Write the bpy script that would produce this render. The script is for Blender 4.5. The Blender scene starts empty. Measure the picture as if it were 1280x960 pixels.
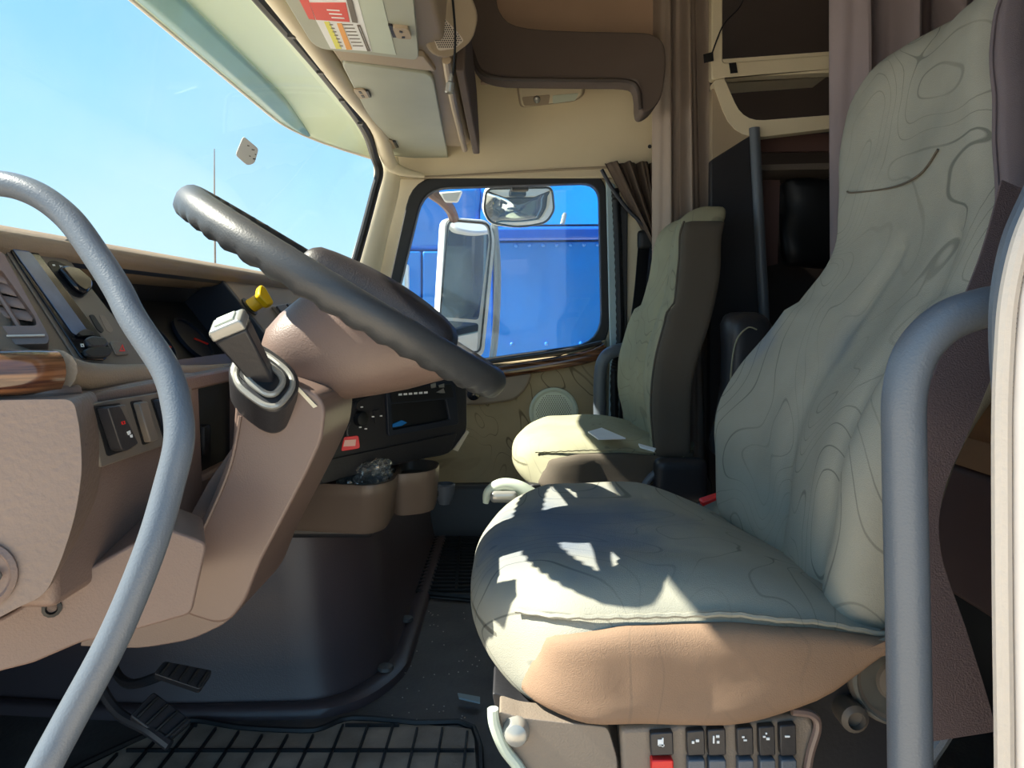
import bpy, bmesh, math, random
from mathutils import Vector, Matrix, noise
random.seed(3)
S = bpy.context.scene
COL = S.collection
# ---------------------------------------------------------------- camera, sky, sun, exposure
F = 900.0; CZ = 0.70; HX = 640.0; HY = 395.0
cd = bpy.data.cameras.new('camera'); cam = bpy.data.objects.new('camera', cd); COL.objects.link(cam)
cam.location = (0, 0, CZ); cam.rotation_euler = (math.pi/2, 0, 0)
cd.sensor_width = 36; cd.lens = 36*F/1280; cd.shift_y = -(480-HY)/1280; cd.clip_start = 0.02
S.camera = cam
S.view_settings.view_transform = 'Standard'; S.view_settings.look = 'None'
S.view_settings.gamma = 1; S.view_settings.exposure = 0.68
W = bpy.data.worlds.new('sky'); S.world = W; W.use_nodes = True
wn = W.node_tree; wn.nodes.clear()
wo = wn.nodes.new('ShaderNodeOutputWorld'); wb = wn.nodes.new('ShaderNodeBackground')
tc = wn.nodes.new('ShaderNodeTexCoord'); sp = wn.nodes.new('ShaderNodeSeparateXYZ')
wr = wn.nodes.new('ShaderNodeValToRGB'); nz = wn.nodes.new('ShaderNodeTexNoise')
nz.inputs['Scale'].default_value = 2.2; nz.inputs['Detail'].default_value = 5
wr.color_ramp.elements[0].position = 0.0; wr.color_ramp.elements[0].color = (0.46, 0.66, 0.80, 1)
wr.color_ramp.elements[1].position = 0.75; wr.color_ramp.elements[1].color = (0.11, 0.38, 0.76, 1)
e = wr.color_ramp.elements.new(0.22); e.color = (0.27, 0.54, 0.80, 1)
cr = wn.nodes.new('ShaderNodeMapRange'); cr.inputs['From Min'].default_value = 0.42; cr.inputs['From Max'].default_value = 0.75
cr.inputs['To Max'].default_value = 0.45
mx = wn.nodes.new('ShaderNodeMixRGB'); mx.inputs[2].default_value = (0.56, 0.70, 0.80, 1)
wn.links.new(tc.outputs['Generated'], sp.inputs[0]); wn.links.new(sp.outputs['Z'], wr.inputs[0])
wn.links.new(tc.outputs['Generated'], nz.inputs['Vector']); wn.links.new(nz.outputs['Fac'], cr.inputs[0])
wn.links.new(cr.outputs[0], mx.inputs[0]); wn.links.new(wr.outputs[0], mx.inputs[1])
wn.links.new(mx.outputs[0], wb.inputs[0]); wb.inputs[1].default_value = 1.0
wn.links.new(wb.outputs[0], wo.inputs[0])
sd = bpy.data.lights.new('sun', 'SUN'); sun = bpy.data.objects.new('sun', sd); COL.objects.link(sun)
sd.energy = 10.5; sd.angle = 0.009; sd.color = (1.0, 0.93, 0.78)
sun.rotation_euler = Vector((0.70, 0.012, -0.70)).to_track_quat('-Z', 'Y').to_euler()

# ---------------------------------------------------------------- helpers
def lin(c):
    return tuple(((v/255)/12.92 if v/255 <= .04045 else ((v/255+.055)/1.055)**2.4) for v in c)
def mat(name, rgb, rough=.5, metal=0., bump=0., bscale=200., var=.06, vscale=6., spec=.5, coat=0.):
    m = bpy.data.materials.new(name); m.use_nodes = True; nt = m.node_tree
    b = nt.nodes['Principled BSDF']; c = lin(rgb)
    b.inputs['Roughness'].default_value = rough; b.inputs['Metallic'].default_value = metal
    b.inputs['Specular IOR Level'].default_value = spec; b.inputs['Coat Weight'].default_value = coat
    t = nt.nodes.new('ShaderNodeTexCoord')
    n = nt.nodes.new('ShaderNodeTexNoise'); n.inputs['Scale'].default_value = vscale; n.inputs['Detail'].default_value = 4
    r = nt.nodes.new('ShaderNodeValToRGB')
    r.color_ramp.elements[0].position = .3; r.color_ramp.elements[1].position = .7
    r.color_ramp.elements[0].color = tuple(v*(1-var) for v in c)+(1,)
    r.color_ramp.elements[1].color = tuple(min(1, v*(1+var)) for v in c)+(1,)
    nt.links.new(t.outputs['Object'], n.inputs['Vector']); nt.links.new(n.outputs['Fac'], r.inputs[0])
    nt.links.new(r.outputs[0], b.inputs['Base Color'])
    if bump:
        n2 = nt.nodes.new('ShaderNodeTexNoise'); n2.inputs['Scale'].default_value = bscale; n2.inputs['Detail'].default_value = 3
        bp = nt.nodes.new('ShaderNodeBump'); bp.inputs['Strength'].default_value = bump; bp.inputs['Distance'].default_value = .002
        nt.links.new(t.outputs['Object'], n2.inputs['Vector']); nt.links.new(n2.outputs['Fac'], bp.inputs['Height'])
        nt.links.new(bp.outputs[0], b.inputs['Normal'])
    return m
def cloth(name, rgb, line, scale=5., rings=9., lw=.035, stains=(), lstr=1.):
    """seat fabric printed with wandering contour lines"""
    m = mat(name, rgb, .95, bump=.35, bscale=900, var=.08, vscale=9, spec=.15); nt = m.node_tree
    b = nt.nodes['Principled BSDF']; t = [n for n in nt.nodes if n.type == 'TEX_COORD'][0]
    r = [n for n in nt.nodes if n.type == 'VALTORGB'][0]
    n = nt.nodes.new('ShaderNodeTexNoise'); n.inputs['Scale'].default_value = scale; n.inputs['Detail'].default_value = 1.2
    n.inputs['Distortion'].default_value = .6
    nt.links.new(t.outputs['Object'], n.inputs['Vector'])
    mu = nt.nodes.new('ShaderNodeMath'); mu.operation = 'MULTIPLY'; mu.inputs[1].default_value = rings*2
    nt.links.new(n.outputs['Fac'], mu.inputs[0])
    pp = nt.nodes.new('ShaderNodeMath'); pp.operation = 'PINGPONG'; pp.inputs[1].default_value = .5
    nt.links.new(mu.outputs[0], pp.inputs[0])
    mr = nt.nodes.new('ShaderNodeMapRange'); mr.inputs['From Min'].default_value = lw; mr.inputs['From Max'].default_value = lw*2.4
    mr.inputs['To Min'].default_value = 1; mr.inputs['To Max'].default_value = 0
    nt.links.new(pp.outputs[0], mr.inputs[0])
    # only some stretches of the lines are printed strongly
    n3 = nt.nodes.new('ShaderNodeTexNoise'); n3.inputs['Scale'].default_value = 4; nt.links.new(t.outputs['Object'], n3.inputs['Vector'])
    m3 = nt.nodes.new('ShaderNodeMapRange'); m3.inputs['From Min'].default_value = .38; m3.inputs['From Max'].default_value = .6
    m3.inputs['To Min'].default_value = .12*lstr; m3.inputs['To Max'].default_value = .75*lstr
    nt.links.new(n3.outputs['Fac'], m3.inputs[0])
    mm = nt.nodes.new('ShaderNodeMath'); mm.operation = 'MULTIPLY'
    nt.links.new(mr.outputs[0], mm.inputs[0]); nt.links.new(m3.outputs[0], mm.inputs[1])
    mix = nt.nodes.new('ShaderNodeMixRGB'); mix.inputs[2].default_value = lin(line)+(1,)
    nt.links.new(mm.outputs[0], mix.inputs[0]); nt.links.new(r.outputs[0], mix.inputs[1])
    last = mix.outputs[0]
    g = nt.nodes.new('ShaderNodeNewGeometry')
    for (ctr, rad, c, a) in stains:   # dye rubbed into the cover
        vs = nt.nodes.new('ShaderNodeVectorMath'); vs.operation = 'SUBTRACT'; vs.inputs[1].default_value = ctr
        nt.links.new(g.outputs['Position'], vs.inputs[0])
        vm = nt.nodes.new('ShaderNodeVectorMath'); vm.operation = 'DIVIDE'; vm.inputs[1].default_value = rad
        nt.links.new(vs.outputs[0], vm.inputs[0])
        vl = nt.nodes.new('ShaderNodeVectorMath'); vl.operation = 'LENGTH'; nt.links.new(vm.outputs[0], vl.inputs[0])
        n4 = nt.nodes.new('ShaderNodeTexNoise'); n4.inputs['Scale'].default_value = 14; n4.inputs['Detail'].default_value = 5
        nt.links.new(g.outputs['Position'], n4.inputs['Vector'])
        ad = nt.nodes.new('ShaderNodeMath'); ad.operation = 'MULTIPLY_ADD'; ad.inputs[1].default_value = -1.1
        nt.links.new(n4.outputs['Fac'], ad.inputs[0]); nt.links.new(vl.outputs['Value'], ad.inputs[2])
        q = nt.nodes.new('ShaderNodeMapRange'); q.interpolation_type = 'SMOOTHSTEP'
        q.inputs['From Min'].default_value = -.4; q.inputs['From Max'].default_value = .55
        q.inputs['To Min'].default_value = a; q.inputs['To Max'].default_value = 0
        nt.links.new(ad.outputs[0], q.inputs[0])
        mx2 = nt.nodes.new('ShaderNodeMixRGB'); mx2.inputs[2].default_value = lin(c)+(1,)
        nt.links.new(q.outputs[0], mx2.inputs[0]); nt.links.new(last, mx2.inputs[1]); last = mx2.outputs[0]
    nt.links.new(last, b.inputs['Base Color'])
    return m
def glass(name, tint=(1, 1, 1), haze=.03, refl=1.):
    m = bpy.data.materials.new(name); m.use_nodes = True; nt = m.node_tree; nt.nodes.clear()
    o = nt.nodes.new('ShaderNodeOutputMaterial'); tr = nt.nodes.new('ShaderNodeBsdfTransparent'); tr.inputs[0].default_value = tint+(1,)
    gl = nt.nodes.new('ShaderNodeBsdfGlossy'); gl.inputs['Roughness'].default_value = .01
    lw_ = nt.nodes.new('ShaderNodeLayerWeight'); fr = nt.nodes.new('ShaderNodeMath'); fr.operation = 'POWER'; fr.inputs[1].default_value = 5
    nt.links.new(lw_.outputs['Facing'], fr.inputs[0]); lw_.inputs[0].default_value = .5
    ad = nt.nodes.new('ShaderNodeMath'); ad.inputs[1].default_value = .045; nt.links.new(fr.outputs[0], ad.inputs[0]); fr = ad
    mr = nt.nodes.new('ShaderNodeMath'); mr.operation = 'MULTIPLY'; mr.inputs[1].default_value = refl
    m1 = nt.nodes.new('ShaderNodeMixShader'); nt.links.new(fr.outputs[0], mr.inputs[0]); nt.links.new(mr.outputs[0], m1.inputs[0])
    nt.links.new(tr.outputs[0], m1.inputs[1]); nt.links.new(gl.outputs[0], m1.inputs[2])
    d = nt.nodes.new('ShaderNodeBsdfDiffuse'); d.inputs[0].default_value = (.8, .85, .85, 1)
    n = nt.nodes.new('ShaderNodeTexNoise'); n.inputs['Scale'].default_value = 5; n.inputs['Detail'].default_value = 6
    q = nt.nodes.new('ShaderNodeMapRange'); q.inputs['From Min'].default_value = .35; q.inputs['From Max'].default_value = .8
    q.inputs['To Min'].default_value = haze*.3; q.inputs['To Max'].default_value = haze*2
    nt.links.new(n.outputs['Fac'], q.inputs[0])
    m2 = nt.nodes.new('ShaderNodeMixShader'); nt.links.new(q.outputs[0], m2.inputs[0])
    nt.links.new(m1.outputs[0], m2.inputs[1]); nt.links.new(d.outputs[0], m2.inputs[2])
    nt.links.new(m2.outputs[0], o.inputs[0]); return m
def wood(name, a, b_):
    m = mat(name, a, .18, coat=.6); nt = m.node_tree; b = nt.nodes['Principled BSDF']
    t = [n for n in nt.nodes if n.type == 'TEX_COORD'][0]
    mp = nt.nodes.new('ShaderNodeMapping'); mp.inputs['Scale'].default_value = (3, 3, 60)
    n = nt.nodes.new('ShaderNodeTexNoise'); n.inputs['Scale'].default_value = 3; n.inputs['Detail'].default_value = 6
    nt.links.new(t.outputs['Object'], mp.inputs[0]); nt.links.new(mp.outputs[0], n.inputs['Vector'])
    r = nt.nodes.new('ShaderNodeValToRGB'); r.color_ramp.elements[0].position = .4; r.color_ramp.elements[1].position = .62
    r.color_ramp.elements[0].color = lin(b_)+(1,); r.color_ramp.elements[1].color = lin(a)+(1,)
    nt.links.new(n.outputs['Fac'], r.inputs[0]); nt.links.new(r.outputs[0], b.inputs['Base Color']); return m

M = dict(
 brown=mat('brown_plastic', (118, 99, 91), .42, bump=.25, bscale=500),
 brown_s=mat('brown_smooth', (120, 101, 93), .34, bump=.12, bscale=500),
 leather=mat('brown_leather', (124, 107, 98), .48, bump=.5, bscale=170),
 dashg=mat('grey_brown_dash', (128, 116, 104), .5, bump=.3, bscale=500),
 brow=mat('dash_top', (150, 132, 112), .6, bump=.3, bscale=400),
 panel=mat('warm_grey_panel', (110, 102, 94), .45),
 cream=mat('cream_trim', (222, 211, 184), .55, bump=.1),
 headl=mat('headliner', (218, 204, 174), .9, bump=.3, bscale=700, var=.05, vscale=3),
 taupe=mat('taupe_plastic', (164, 148, 126), .5, bump=.1),
 greybin=mat('grey_green_bin', (166, 170, 156), .5, bump=.1),
 shelf=mat('charcoal_fabric', (98, 86, 80), .9, bump=.4, bscale=900),
 dark=mat('dark_plastic', (44, 44, 48), .42, bump=.15),
 darkb=mat('dark_brown_panel', (62, 52, 48), .55, bump=.15),
 black=mat('black_rubber', (22, 24, 28), .5),
 blackg=mat('black_gloss', (14, 18, 26), .12),
 bluescr=mat('dark_blue_display', (84, 106, 142), .22, var=.2, vscale=30),
 navy=mat('navy_black_recess', (28, 36, 50), .5),
 rubber=mat('floor_rubber', (84, 82, 82), .5, bump=.5, bscale=120, var=.25, vscale=12),
 matr=mat('mat_rubber', (150, 138, 126), .5, bump=.5, bscale=150, var=.3, vscale=14),
 dog=mat('engine_cover', (82, 72, 76), .34, bump=.15, bscale=400),
 bar=mat('grab_bar_grey', (90, 98, 108), .38, bump=.2, bscale=600),
 wheel=mat('wheel_leather', (58, 60, 63), .42, bump=.15, bscale=500),
 hub=mat('wheel_pad', (48, 44, 47), .5, bump=.3, bscale=500),
 silver=mat('silver_plastic', (160, 160, 155), .25, .4),
 chrome=mat('chrome', (200, 200, 200), .1, 1.),
 white=mat('white_paint', (236, 236, 232), .35),
 paper=mat('white_paper', (235, 238, 240), .8),
 pale=mat('pale_green_plastic', (196, 206, 190), .35),
 yellow=mat('yellow_plastic', (246, 196, 20), .35),
 red=mat('red_plastic', (228, 42, 40), .4),
 redl=mat('red_print', (222, 82, 74), .5), yel=mat('yellow_print', (228, 224, 96), .5), ora=mat('orange_print', (238, 168, 84), .5),
 pink=mat('pale_label', (240, 190, 175), .6),
 curtain=mat('curtain_brown', (158, 144, 134), .95, bump=.3, bscale=900),
 curtd=mat('curtain_dark', (92, 78, 68), .95, bump=.3, bscale=900),
 curtg=mat('curtain_mauve', (142, 132, 138), .95, bump=.3, bscale=900),
 belt=mat('belt_webbing', (98, 84, 86), .75, bump=.6, bscale=700),
 blue=mat('truck_blue', (16, 122, 216), .22, coat=.8, var=.12, vscale=1.5),
 blued=mat('truck_blue_band', (10, 90, 206), .25, coat=.6),
 visor=None,
 ground=mat('dirt_ground', (218, 198, 172), .95, var=.12, vscale=.7, bump=.3, bscale=20),
 tan=mat('tan_edge', (176, 134, 100), .8),
 mauve=mat('mauve_panel', (112, 86, 82), .6),
 mirror=mat('mirror_glass', (225, 230, 232), .03, 1.),
 sealc=mat('cream_seal', (206, 196, 184), .55, bump=.3),
 bbody=mat('door_frame_white', (232, 226, 220), .4),
 tealp=mat('pale_blue_trim', (160, 182, 190), .5),
 wood=wood('wood_trim', (126, 84, 56), (62, 36, 26)),
 wglass=glass('windshield_glass', (.97, 1., 1.), .035, .6),
 dglass=glass('door_glass', (.94, .98, 1.), .05, .8),
 film=glass('clear_film', (.9, .92, .95), .12, 3.),
)
M['cloth'] = cloth('seat_cloth', (150, 149, 138), (94, 96, 90), 4.2, 9, .018,
    stains=[((.08, .93, .43), (.17, .20, .1), (78, 98, 128), .7), ((.42, 1.14, .62), (.06, .07, .10), (70, 100, 140), .6),
            ((.46, .93, .66), (.10, .05, .05), (90, 110, 130), .4)])
M['clothp'] = cloth('passenger_cloth', (160, 158, 134), (104, 102, 90), 5., 5, .018, lstr=.6)
M['cloths'] = cloth('seat_side_warm_bounce', (140, 116, 97), (110, 96, 84), 4., 4., .02, lstr=.7)  # warm bounce light is mixed into this cushion side colour
M['clothd'] = mat('seat_shade_and_seam', (92, 84, 74), .95, bump=.35, bscale=900)  # near-side shade put into the passenger seat sides; also a dark seam colour
M['clothm'] = mat('seat_side_mauve', (112, 102, 106), .95, bump=.35, bscale=900)
M['card'] = cloth('door_card_fabric', (158, 144, 118), (78, 66, 50), 5., 5., .02, lstr=.9)
vm = bpy.data.materials.new('visor_acrylic'); vm.use_nodes = True; b = vm.node_tree.nodes['Principled BSDF']
b.inputs['Base Color'].default_value = lin((222, 230, 212))+(1,); b.inputs['Roughness'].default_value = .35
tlz = vm.node_tree.nodes.new('ShaderNodeBsdfTranslucent'); tlz.inputs[0].default_value = lin((190, 204, 188))+(1,)
mxs = vm.node_tree.nodes.new('ShaderNodeMixShader'); mxs.inputs[0].default_value = .2
vm.node_tree.links.new(b.outputs[0], mxs.inputs[1]); vm.node_tree.links.new(tlz.outputs[0], mxs.inputs[2])
vm.node_tree.links.new(mxs.outputs[0], vm.node_tree.nodes['Material Output'].inputs[0]); M['visor'] = vm
M['visort'] = mat('visor_teal_band', (120, 160, 162), .3)

def P(x, y, Y): return Vector(((x-HX)*Y/F, Y, CZ+(HY-y)*Y/F))
class Pl:
    """a real plane in the cab; calling it with a photo pixel gives the point of the plane seen there"""
    def __init__(s, o, n): s.o = Vector(o); s.n = Vector(n).normalized()
    def __call__(s, x, y, h=0.):
        d = Vector(((x-HX)/F, 1, (HY-y)/F)); c = Vector((0, 0, CZ))
        t = (s.o+s.n*h-c).dot(s.n)/d.dot(s.n); return c+d*t
    def n2(s, x, y, h=0.): return s(x, y)+s.n*h
def YP(Y): return Pl((0, Y, 0), (0, -1, 0))
WL = {}
def fin(o, bm=None):
    pass
def obj(name, bm, m, parent=None, bevel=0, seg=2, sub=0, ang=35, flat=False, solid=0):
    bmesh.ops.recalc_face_normals(bm, faces=bm.faces)
    me = bpy.data.meshes.new(name)
    if parent is None and len(bm.verts):
        xs = [v.co.x for v in bm.verts]; ys = [v.co.y for v in bm.verts]; zs = [v.co.z for v in bm.verts]
        c = Vector(((min(xs)+max(xs))/2, (min(ys)+max(ys))/2, min(zs)))
        for v in bm.verts: v.co -= c
    bm.to_mesh(me); bm.free()
    o = bpy.data.objects.new(name, me); COL.objects.link(o)
    if isinstance(m, str): m = M[m]
    me.materials.append(m)
    if not flat:
        me.polygons.foreach_set('use_smooth', [True]*len(me.polygons))
        me.set_sharp_from_angle(angle=math.radians(ang))
    if parent is None:
        o.location = c; WL[o] = c
    else:
        o.parent = parent; o.location = -WL[parent]; WL[o] = Vector((0, 0, 0))
    if solid:
        q = o.modifiers.new('solid', 'SOLIDIFY'); q.thickness = solid; q.offset = 0
    if bevel:
        q = o.modifiers.new('bevel', 'BEVEL'); q.width = bevel; q.segments = seg; q.limit_method = 'ANGLE'; q.angle_limit = .6
        q.harden_normals = False
    if sub:
        q = o.modifiers.new('sub', 'SUBSURF'); q.levels = sub; q.render_levels = sub
    return o
def tag(o, label, cat, group=None):
    o['label'] = label; o['category'] = cat
    if group: o['group'] = group
    return o
def struct(o, label, cat):
    o['kind'] = 'structure'; return tag(o, label, cat)
def thing(name, label, cat, loc, group=None):
    o = bpy.data.objects.new(name, None); COL.objects.link(o); o.empty_display_size = .05
    o.location = loc; WL[o] = Vector(loc); return tag(o, label, cat, group)
def lab(o, l): o['label'] = l; return o

def prism(pts, off, bm=None):
    bm = bm or bmesh.new(); off = Vector(off)
    a = [bm.verts.new(p) for p in pts]; b = [bm.verts.new(Vector(p)+off) for p in pts]; n = len(pts)
    bm.faces.new(a); bm.faces.new(b[::-1])
    for i in range(n): bm.faces.new((a[i], a[(i+1) % n], b[(i+1) % n], b[i]))
    return bm
def slab(pl, px, h0, h1, bm=None):
    pts = [pl(x, y) + pl.n*h0 for x, y in px]; return prism(pts, pl.n*(h1-h0), bm)
def rp(pts, r, seg=4):
    """round the corners of a 2-D polygon"""
    out = []; n = len(pts)
    rr = r if isinstance(r, (list, tuple)) else [r]*n
    for i in range(n):
        p = Vector(pts[i]); a = (Vector(pts[i-1])-p); b = (Vector(pts[(i+1) % n])-p)
        d = min(rr[i], a.length*.49, b.length*.49); A = p+a.normalized()*d; B = p+b.normalized()*d
        for k in range(seg+1):
            t = k/seg; q = A*(1-t)**2+p*2*t*(1-t)+B*t*t; out.append((q.x, q.y))
    return out
def ringslab(pl, outer, inner, h0, h1, bm=None):
    bm = bm or bmesh.new(); n = len(outer); assert n == len(inner)
    V = []
    for pts, h in ((outer, h0), (outer, h1), (inner, h1), (inner, h0)):
        V.append([bm.verts.new(pl(x, y)+pl.n*h) for x, y in pts])
    for k in range(4):
        a = V[k]; b = V[(k+1) % 4]
        for i in range(n): bm.faces.new((a[i], a[(i+1) % n], b[(i+1) % n], b[i]))
    return bm
def box(c, s, rot=None, bm=None):
    bm = bm or bmesh.new()
    m = Matrix.Translation(Vector(c)) @ (rot.to_4x4() if rot else Matrix()) @ Matrix.Diagonal((s[0], s[1], s[2], 1))
    bmesh.ops.create_cube(bm, size=1, matrix=m); return bm
def catmull(pts, n=6, closed=False):
    pts = [Vector(p) for p in pts]; out = []; N = len(pts)
    rng = range(N) if closed else range(N-1)
    for i in rng:
        if closed: p0, p1, p2, p3 = pts[i-1], pts[i], pts[(i+1) % N], pts[(i+2) % N]
        else: p0, p1, p2, p3 = pts[max(i-1, 0)], pts[i], pts[i+1], pts[min(i+2, N-1)]
        for k in range(n):
            t = k/n
            out.append(.5*((2*p1)+(-p0+p2)*t+(2*p0-5*p1+4*p2-p3)*t*t+(-p0+3*p1-3*p2+p3)*t**3))
    if not closed: out.append(pts[-1])
    return out
def loft(rings, bm=None, cap=True, closed=False):
    bm = bm or bmesh.new(); V = [[bm.verts.new(p) for p in r] for r in rings]; n = len(rings[0]); L = len(V)
    for k in range(L if closed else L-1):
        a, b = V[k], V[(k+1) % L]
        for i in range(n): bm.faces.new((a[i], a[(i+1) % n], b[(i+1) % n], b[i]))
    if cap and not closed: bm.faces.new(V[0]); bm.faces.new(V[-1][::-1])
    return bm
def tube(path, r, seg=12, closed=False, sm=6, bm=None, up=(0, 0, 1), flat=1.):
    """sweep an ellipse (r along side, r*flat along up) down a smoothed path; r may be a list per point"""
    rl = r if isinstance(r, (list, tuple)) else [r]*len(path)
    if sm > 1:
        pts = catmull(path, sm, closed); rs = [q.x for q in catmull([Vector((v, 0, 0)) for v in rl], sm, closed)]
    else: pts = [Vector(p) for p in path]; rs = rl
    rings = []; N = len(pts); prev = None
    for i, p in enumerate(pts):
        a = pts[i-1] if (closed or i > 0) else p; c = pts[(i+1) % N] if (closed or i < N-1) else p
        t = (c-a).normalized(); u = Vector(up) if prev is None else prev
        u = (u-t*u.dot(t))
        if u.length < 1e-5: u = t.orthogonal()
        u.normalize(); prev = u; s = t.cross(u)
        rings.append([p+s*math.cos(2*math.pi*k/seg)*rs[i]+u*math.sin(2*math.pi*k/seg)*rs[i]*flat for k in range(seg)])
    return loft(rings, bm, closed=closed)
def strip(path, w, th, nrm, sm=6, bm=None):
    """flat ribbon: width w across the path, thickness th along nrm"""
    wl = w if isinstance(w, (list, tuple)) else [w]*len(path)
    pts = catmull(path, sm); ws = [q.x for q in catmull([Vector((v, 0, 0)) for v in wl], sm)]; rings = []
    for i, p in enumerate(pts):
        t = (pts[min(i+1, len(pts)-1)]-pts[max(i-1, 0)]).normalized(); n = Vector(nrm); n = (n-t*n.dot(t)).normalized(); s = t.cross(n)
        rings.append([p+s*ws[i]/2+n*th/2, p-s*ws[i]/2+n*th/2, p-s*ws[i]/2-n*th/2, p+s*ws[i]/2-n*th/2])
    return loft(rings, bm)
def lathe(c, axis, prof, seg=24, bm=None, sx=1., ref=None):
    """prof = [(radius, height)...] along axis"""
    a = Vector(axis).normalized(); u = Vector(ref) if ref else a.orthogonal(); u = (u-a*u.dot(a)).normalized(); v = a.cross(u); c = Vector(c)
    return loft([[c+a*h+(u*math.cos(2*math.pi*k/seg)*sx+v*math.sin(2*math.pi*k/seg))*max(r, 1e-4) for k in range(seg)] for r, h in prof], bm)
def grid(rows, bm=None):
    bm = bm or bmesh.new(); V = [[bm.verts.new(p) for p in r] for r in rows]
    for a, b in zip(V, V[1:]):
        for i in range(len(a)-1): bm.faces.new((a[i], a[i+1], b[i+1], b[i]))
    return bm
def rbox(h, r, n, fn=None, c=(0, 0, 0)):
    """rounded box with half sizes h, radius r, subdivided n per axis, then bent by fn"""
    bm = bmesh.new(); D = {}
    def vert(i, j, k):
        key = (i, j, k)
        if key not in D:
            q = Vector([h[a]*(2*key[a]/n[a]-1) for a in range(3)])
            inner = Vector([max(-(h[a]-r), min(h[a]-r, q[a])) for a in range(3)]); d = q-inner
            p = inner+d.normalized()*r if d.length > 1e-9 else q
            p = fn(p) if fn else p
            D[key] = bm.verts.new(p+Vector(c))
        return D[key]
    for a in range(3):
        b, c2 = (a+1) % 3, (a+2) % 3
        for side in (0, n[a]):
            for i in range(n[b]):
                for j in range(n[c2]):
                    ks = []
                    for di, dj in ((0, 0), (1, 0), (1, 1), (0, 1)):
                        k = [0, 0, 0]; k[a] = side; k[b] = i+di; k[c2] = j+dj; ks.append(vert(*k))
                    bm.faces.new(ks)
    return bm
def ip(tab, x):
    if x <= tab[0][0]: return tab[0][1]
    for (a, b), (c, d) in zip(tab, tab[1:]):
        if x <= c:
            t = (x-a)/(c-a); t = t*t*(3-2*t) if False else t
            return b+(d-b)*t
    return tab[-1][1]
def sip(tab, x):   # smoother: average of neighbours
    return (ip(tab, x-.03)+ip(tab, x-.015)+ip(tab, x)+ip(tab, x+.015)+ip(tab, x+.03))/5
def stuff(o): o['kind'] = 'stuff'; return o

# ================================================================= SETTING
struct(obj('ground', box((0, 0, -1.45), (40, 40, .1)), 'ground'), 'pale sunlit dirt ground outside the truck', 'ground')
struct(obj('floor', box((.35, 1.38, -.03), (2.6, 2.0, .06)), 'rubber'), 'dusty black rubber cab floor under the seats', 'floor')
# right wall with passenger window opening
PW = YP(2.32)
win = rp([(520, 226), (756, 219), (760, 438), (462, 476)], [34, 26, 40, 20], 6)
wout = rp([(474, 190), (850, 190), (850, 700), (376, 700)], [8, 8, 8, 8], 6)
wall_right = struct(obj('wall_right', ringslab(PW, wout, win, -.05, 0), 'cream'), 'cream pillar and door frame around the passenger window', 'wall')
struct(obj('trim_1', box(((1.07), 2.36, .95), (1.1, .05, 2.0)), 'darkb'), 'dark sleeper side wall behind the cabinets', 'wall')
# upper side wall / headliner
prof = [(2.30, 1.14), (2.30, 1.17), (2.28, 1.22), (2.24, 1.30), (2.19, 1.40), (2.14, 1.52), (2.11, 1.7), (2.10, 1.97)]
rows = []
for yy, zz in catmull([Vector((a, b, 0)) for a, b in prof], 4) and [(v.x, v.y) for v in catmull([Vector((a, b, 0)) for a, b in prof], 4)]:
    rows.append([Vector((-.44+.96*i/20, yy, zz)) for i in range(21)])
uw = obj('wall_right', grid(rows), 'headl', solid=.02)
struct(uw, 'cream headliner panel above the passenger window', 'wall')
obj('screw', lathe(P(812, 183, 2.26), (0, -1, -.4), [(.006, 0), (.006, .004), (.003, .005), (.003, .003)], 10), 'dark', uw)
obj('piping', tube([P(482, 214, 2.28), P(520, 221, 2.28), P(600, 218, 2.285), P(700, 212, 2.285), P(832, 206, 2.285)], .004, 8), 'taupe', uw)
obj('piping', tube([P(838, -60, 2.09), P(836, 60, 2.12), P(834, 140, 2.2), P(832, 206, 2.28)], .004, 8), 'taupe', uw)
struct(obj('ceiling', box((.62, 1.25, 2.0), (2.1, 2.0, .06)), 'headl'), 'cream roof lining high above the seats', 'ceiling')
struct(obj('wall_rear', box((1.66, 1.35, .95), (.06, 2.1, 2.1)), 'darkb'), 'dark rear wall of the sleeper', 'wall')
struct(obj('wall_left', box((.99, .40, .95), (1.34, .05, 2.1)), 'darkb'), 'near side wall behind the driver door', 'wall')
struct(obj('wall_front', box((-.98, 1.4, .30), (.06, 1.9, .75)), 'dark'), 'firewall under the dashboard', 'wall')
bm = box((-.36, 1.38, 1.66), (.06, 2.0, .62)); box((-.37, 1.38, 1.31), (.07, 2.0, .10), bm=bm)
struct(obj('trim_2', bm, 'cream'), 'front roof cap above the windshield', 'trim')
struct(obj('trim_3', box((-.02, .40, 1.72), (.75, .06, .56)), 'cream'), 'roof side rail over the open driver door', 'trim')
# windshield header tubes and seal
def hdr(Y, X=-.375, z=1.215): return Vector((X, Y, z))
arcr = [.022]*5+[.021, .016, .006]
arc = [hdr(.5, -.40, 1.20), hdr(.8, -.385), hdr(1.2), hdr(1.6, -.372), hdr(1.95, -.365), P(486, 200, 2.18), P(500, 213, 2.22), P(530, 220, 2.26)]
struct(obj('trim_4', tube(arc, arcr, 14), 'cream'), 'cream padded header rail along the top of the windshield', 'trim')
sealp = [Vector((-.47, .5, 1.2)), Vector((-.435, .8, 1.225)), Vector((-.415, 1.2, 1.225)), Vector((-.405, 1.6, 1.225)), Vector((-.40, 1.95, 1.21)), P(468, 195, 2.13), P(474, 215, 2.17), P(468, 240, 2.18), P(452, 300, 2.19), P(438, 345, 2.2), P(405, 430, 2.2)]
struct(obj('trim_5', tube(sealp, .0135, 10), 'black'), 'black rubber windshield seal', 'trim')
ft = [Vector(p)+Vector((.022, 0, -.004)) for p in sealp[:5]]
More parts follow.
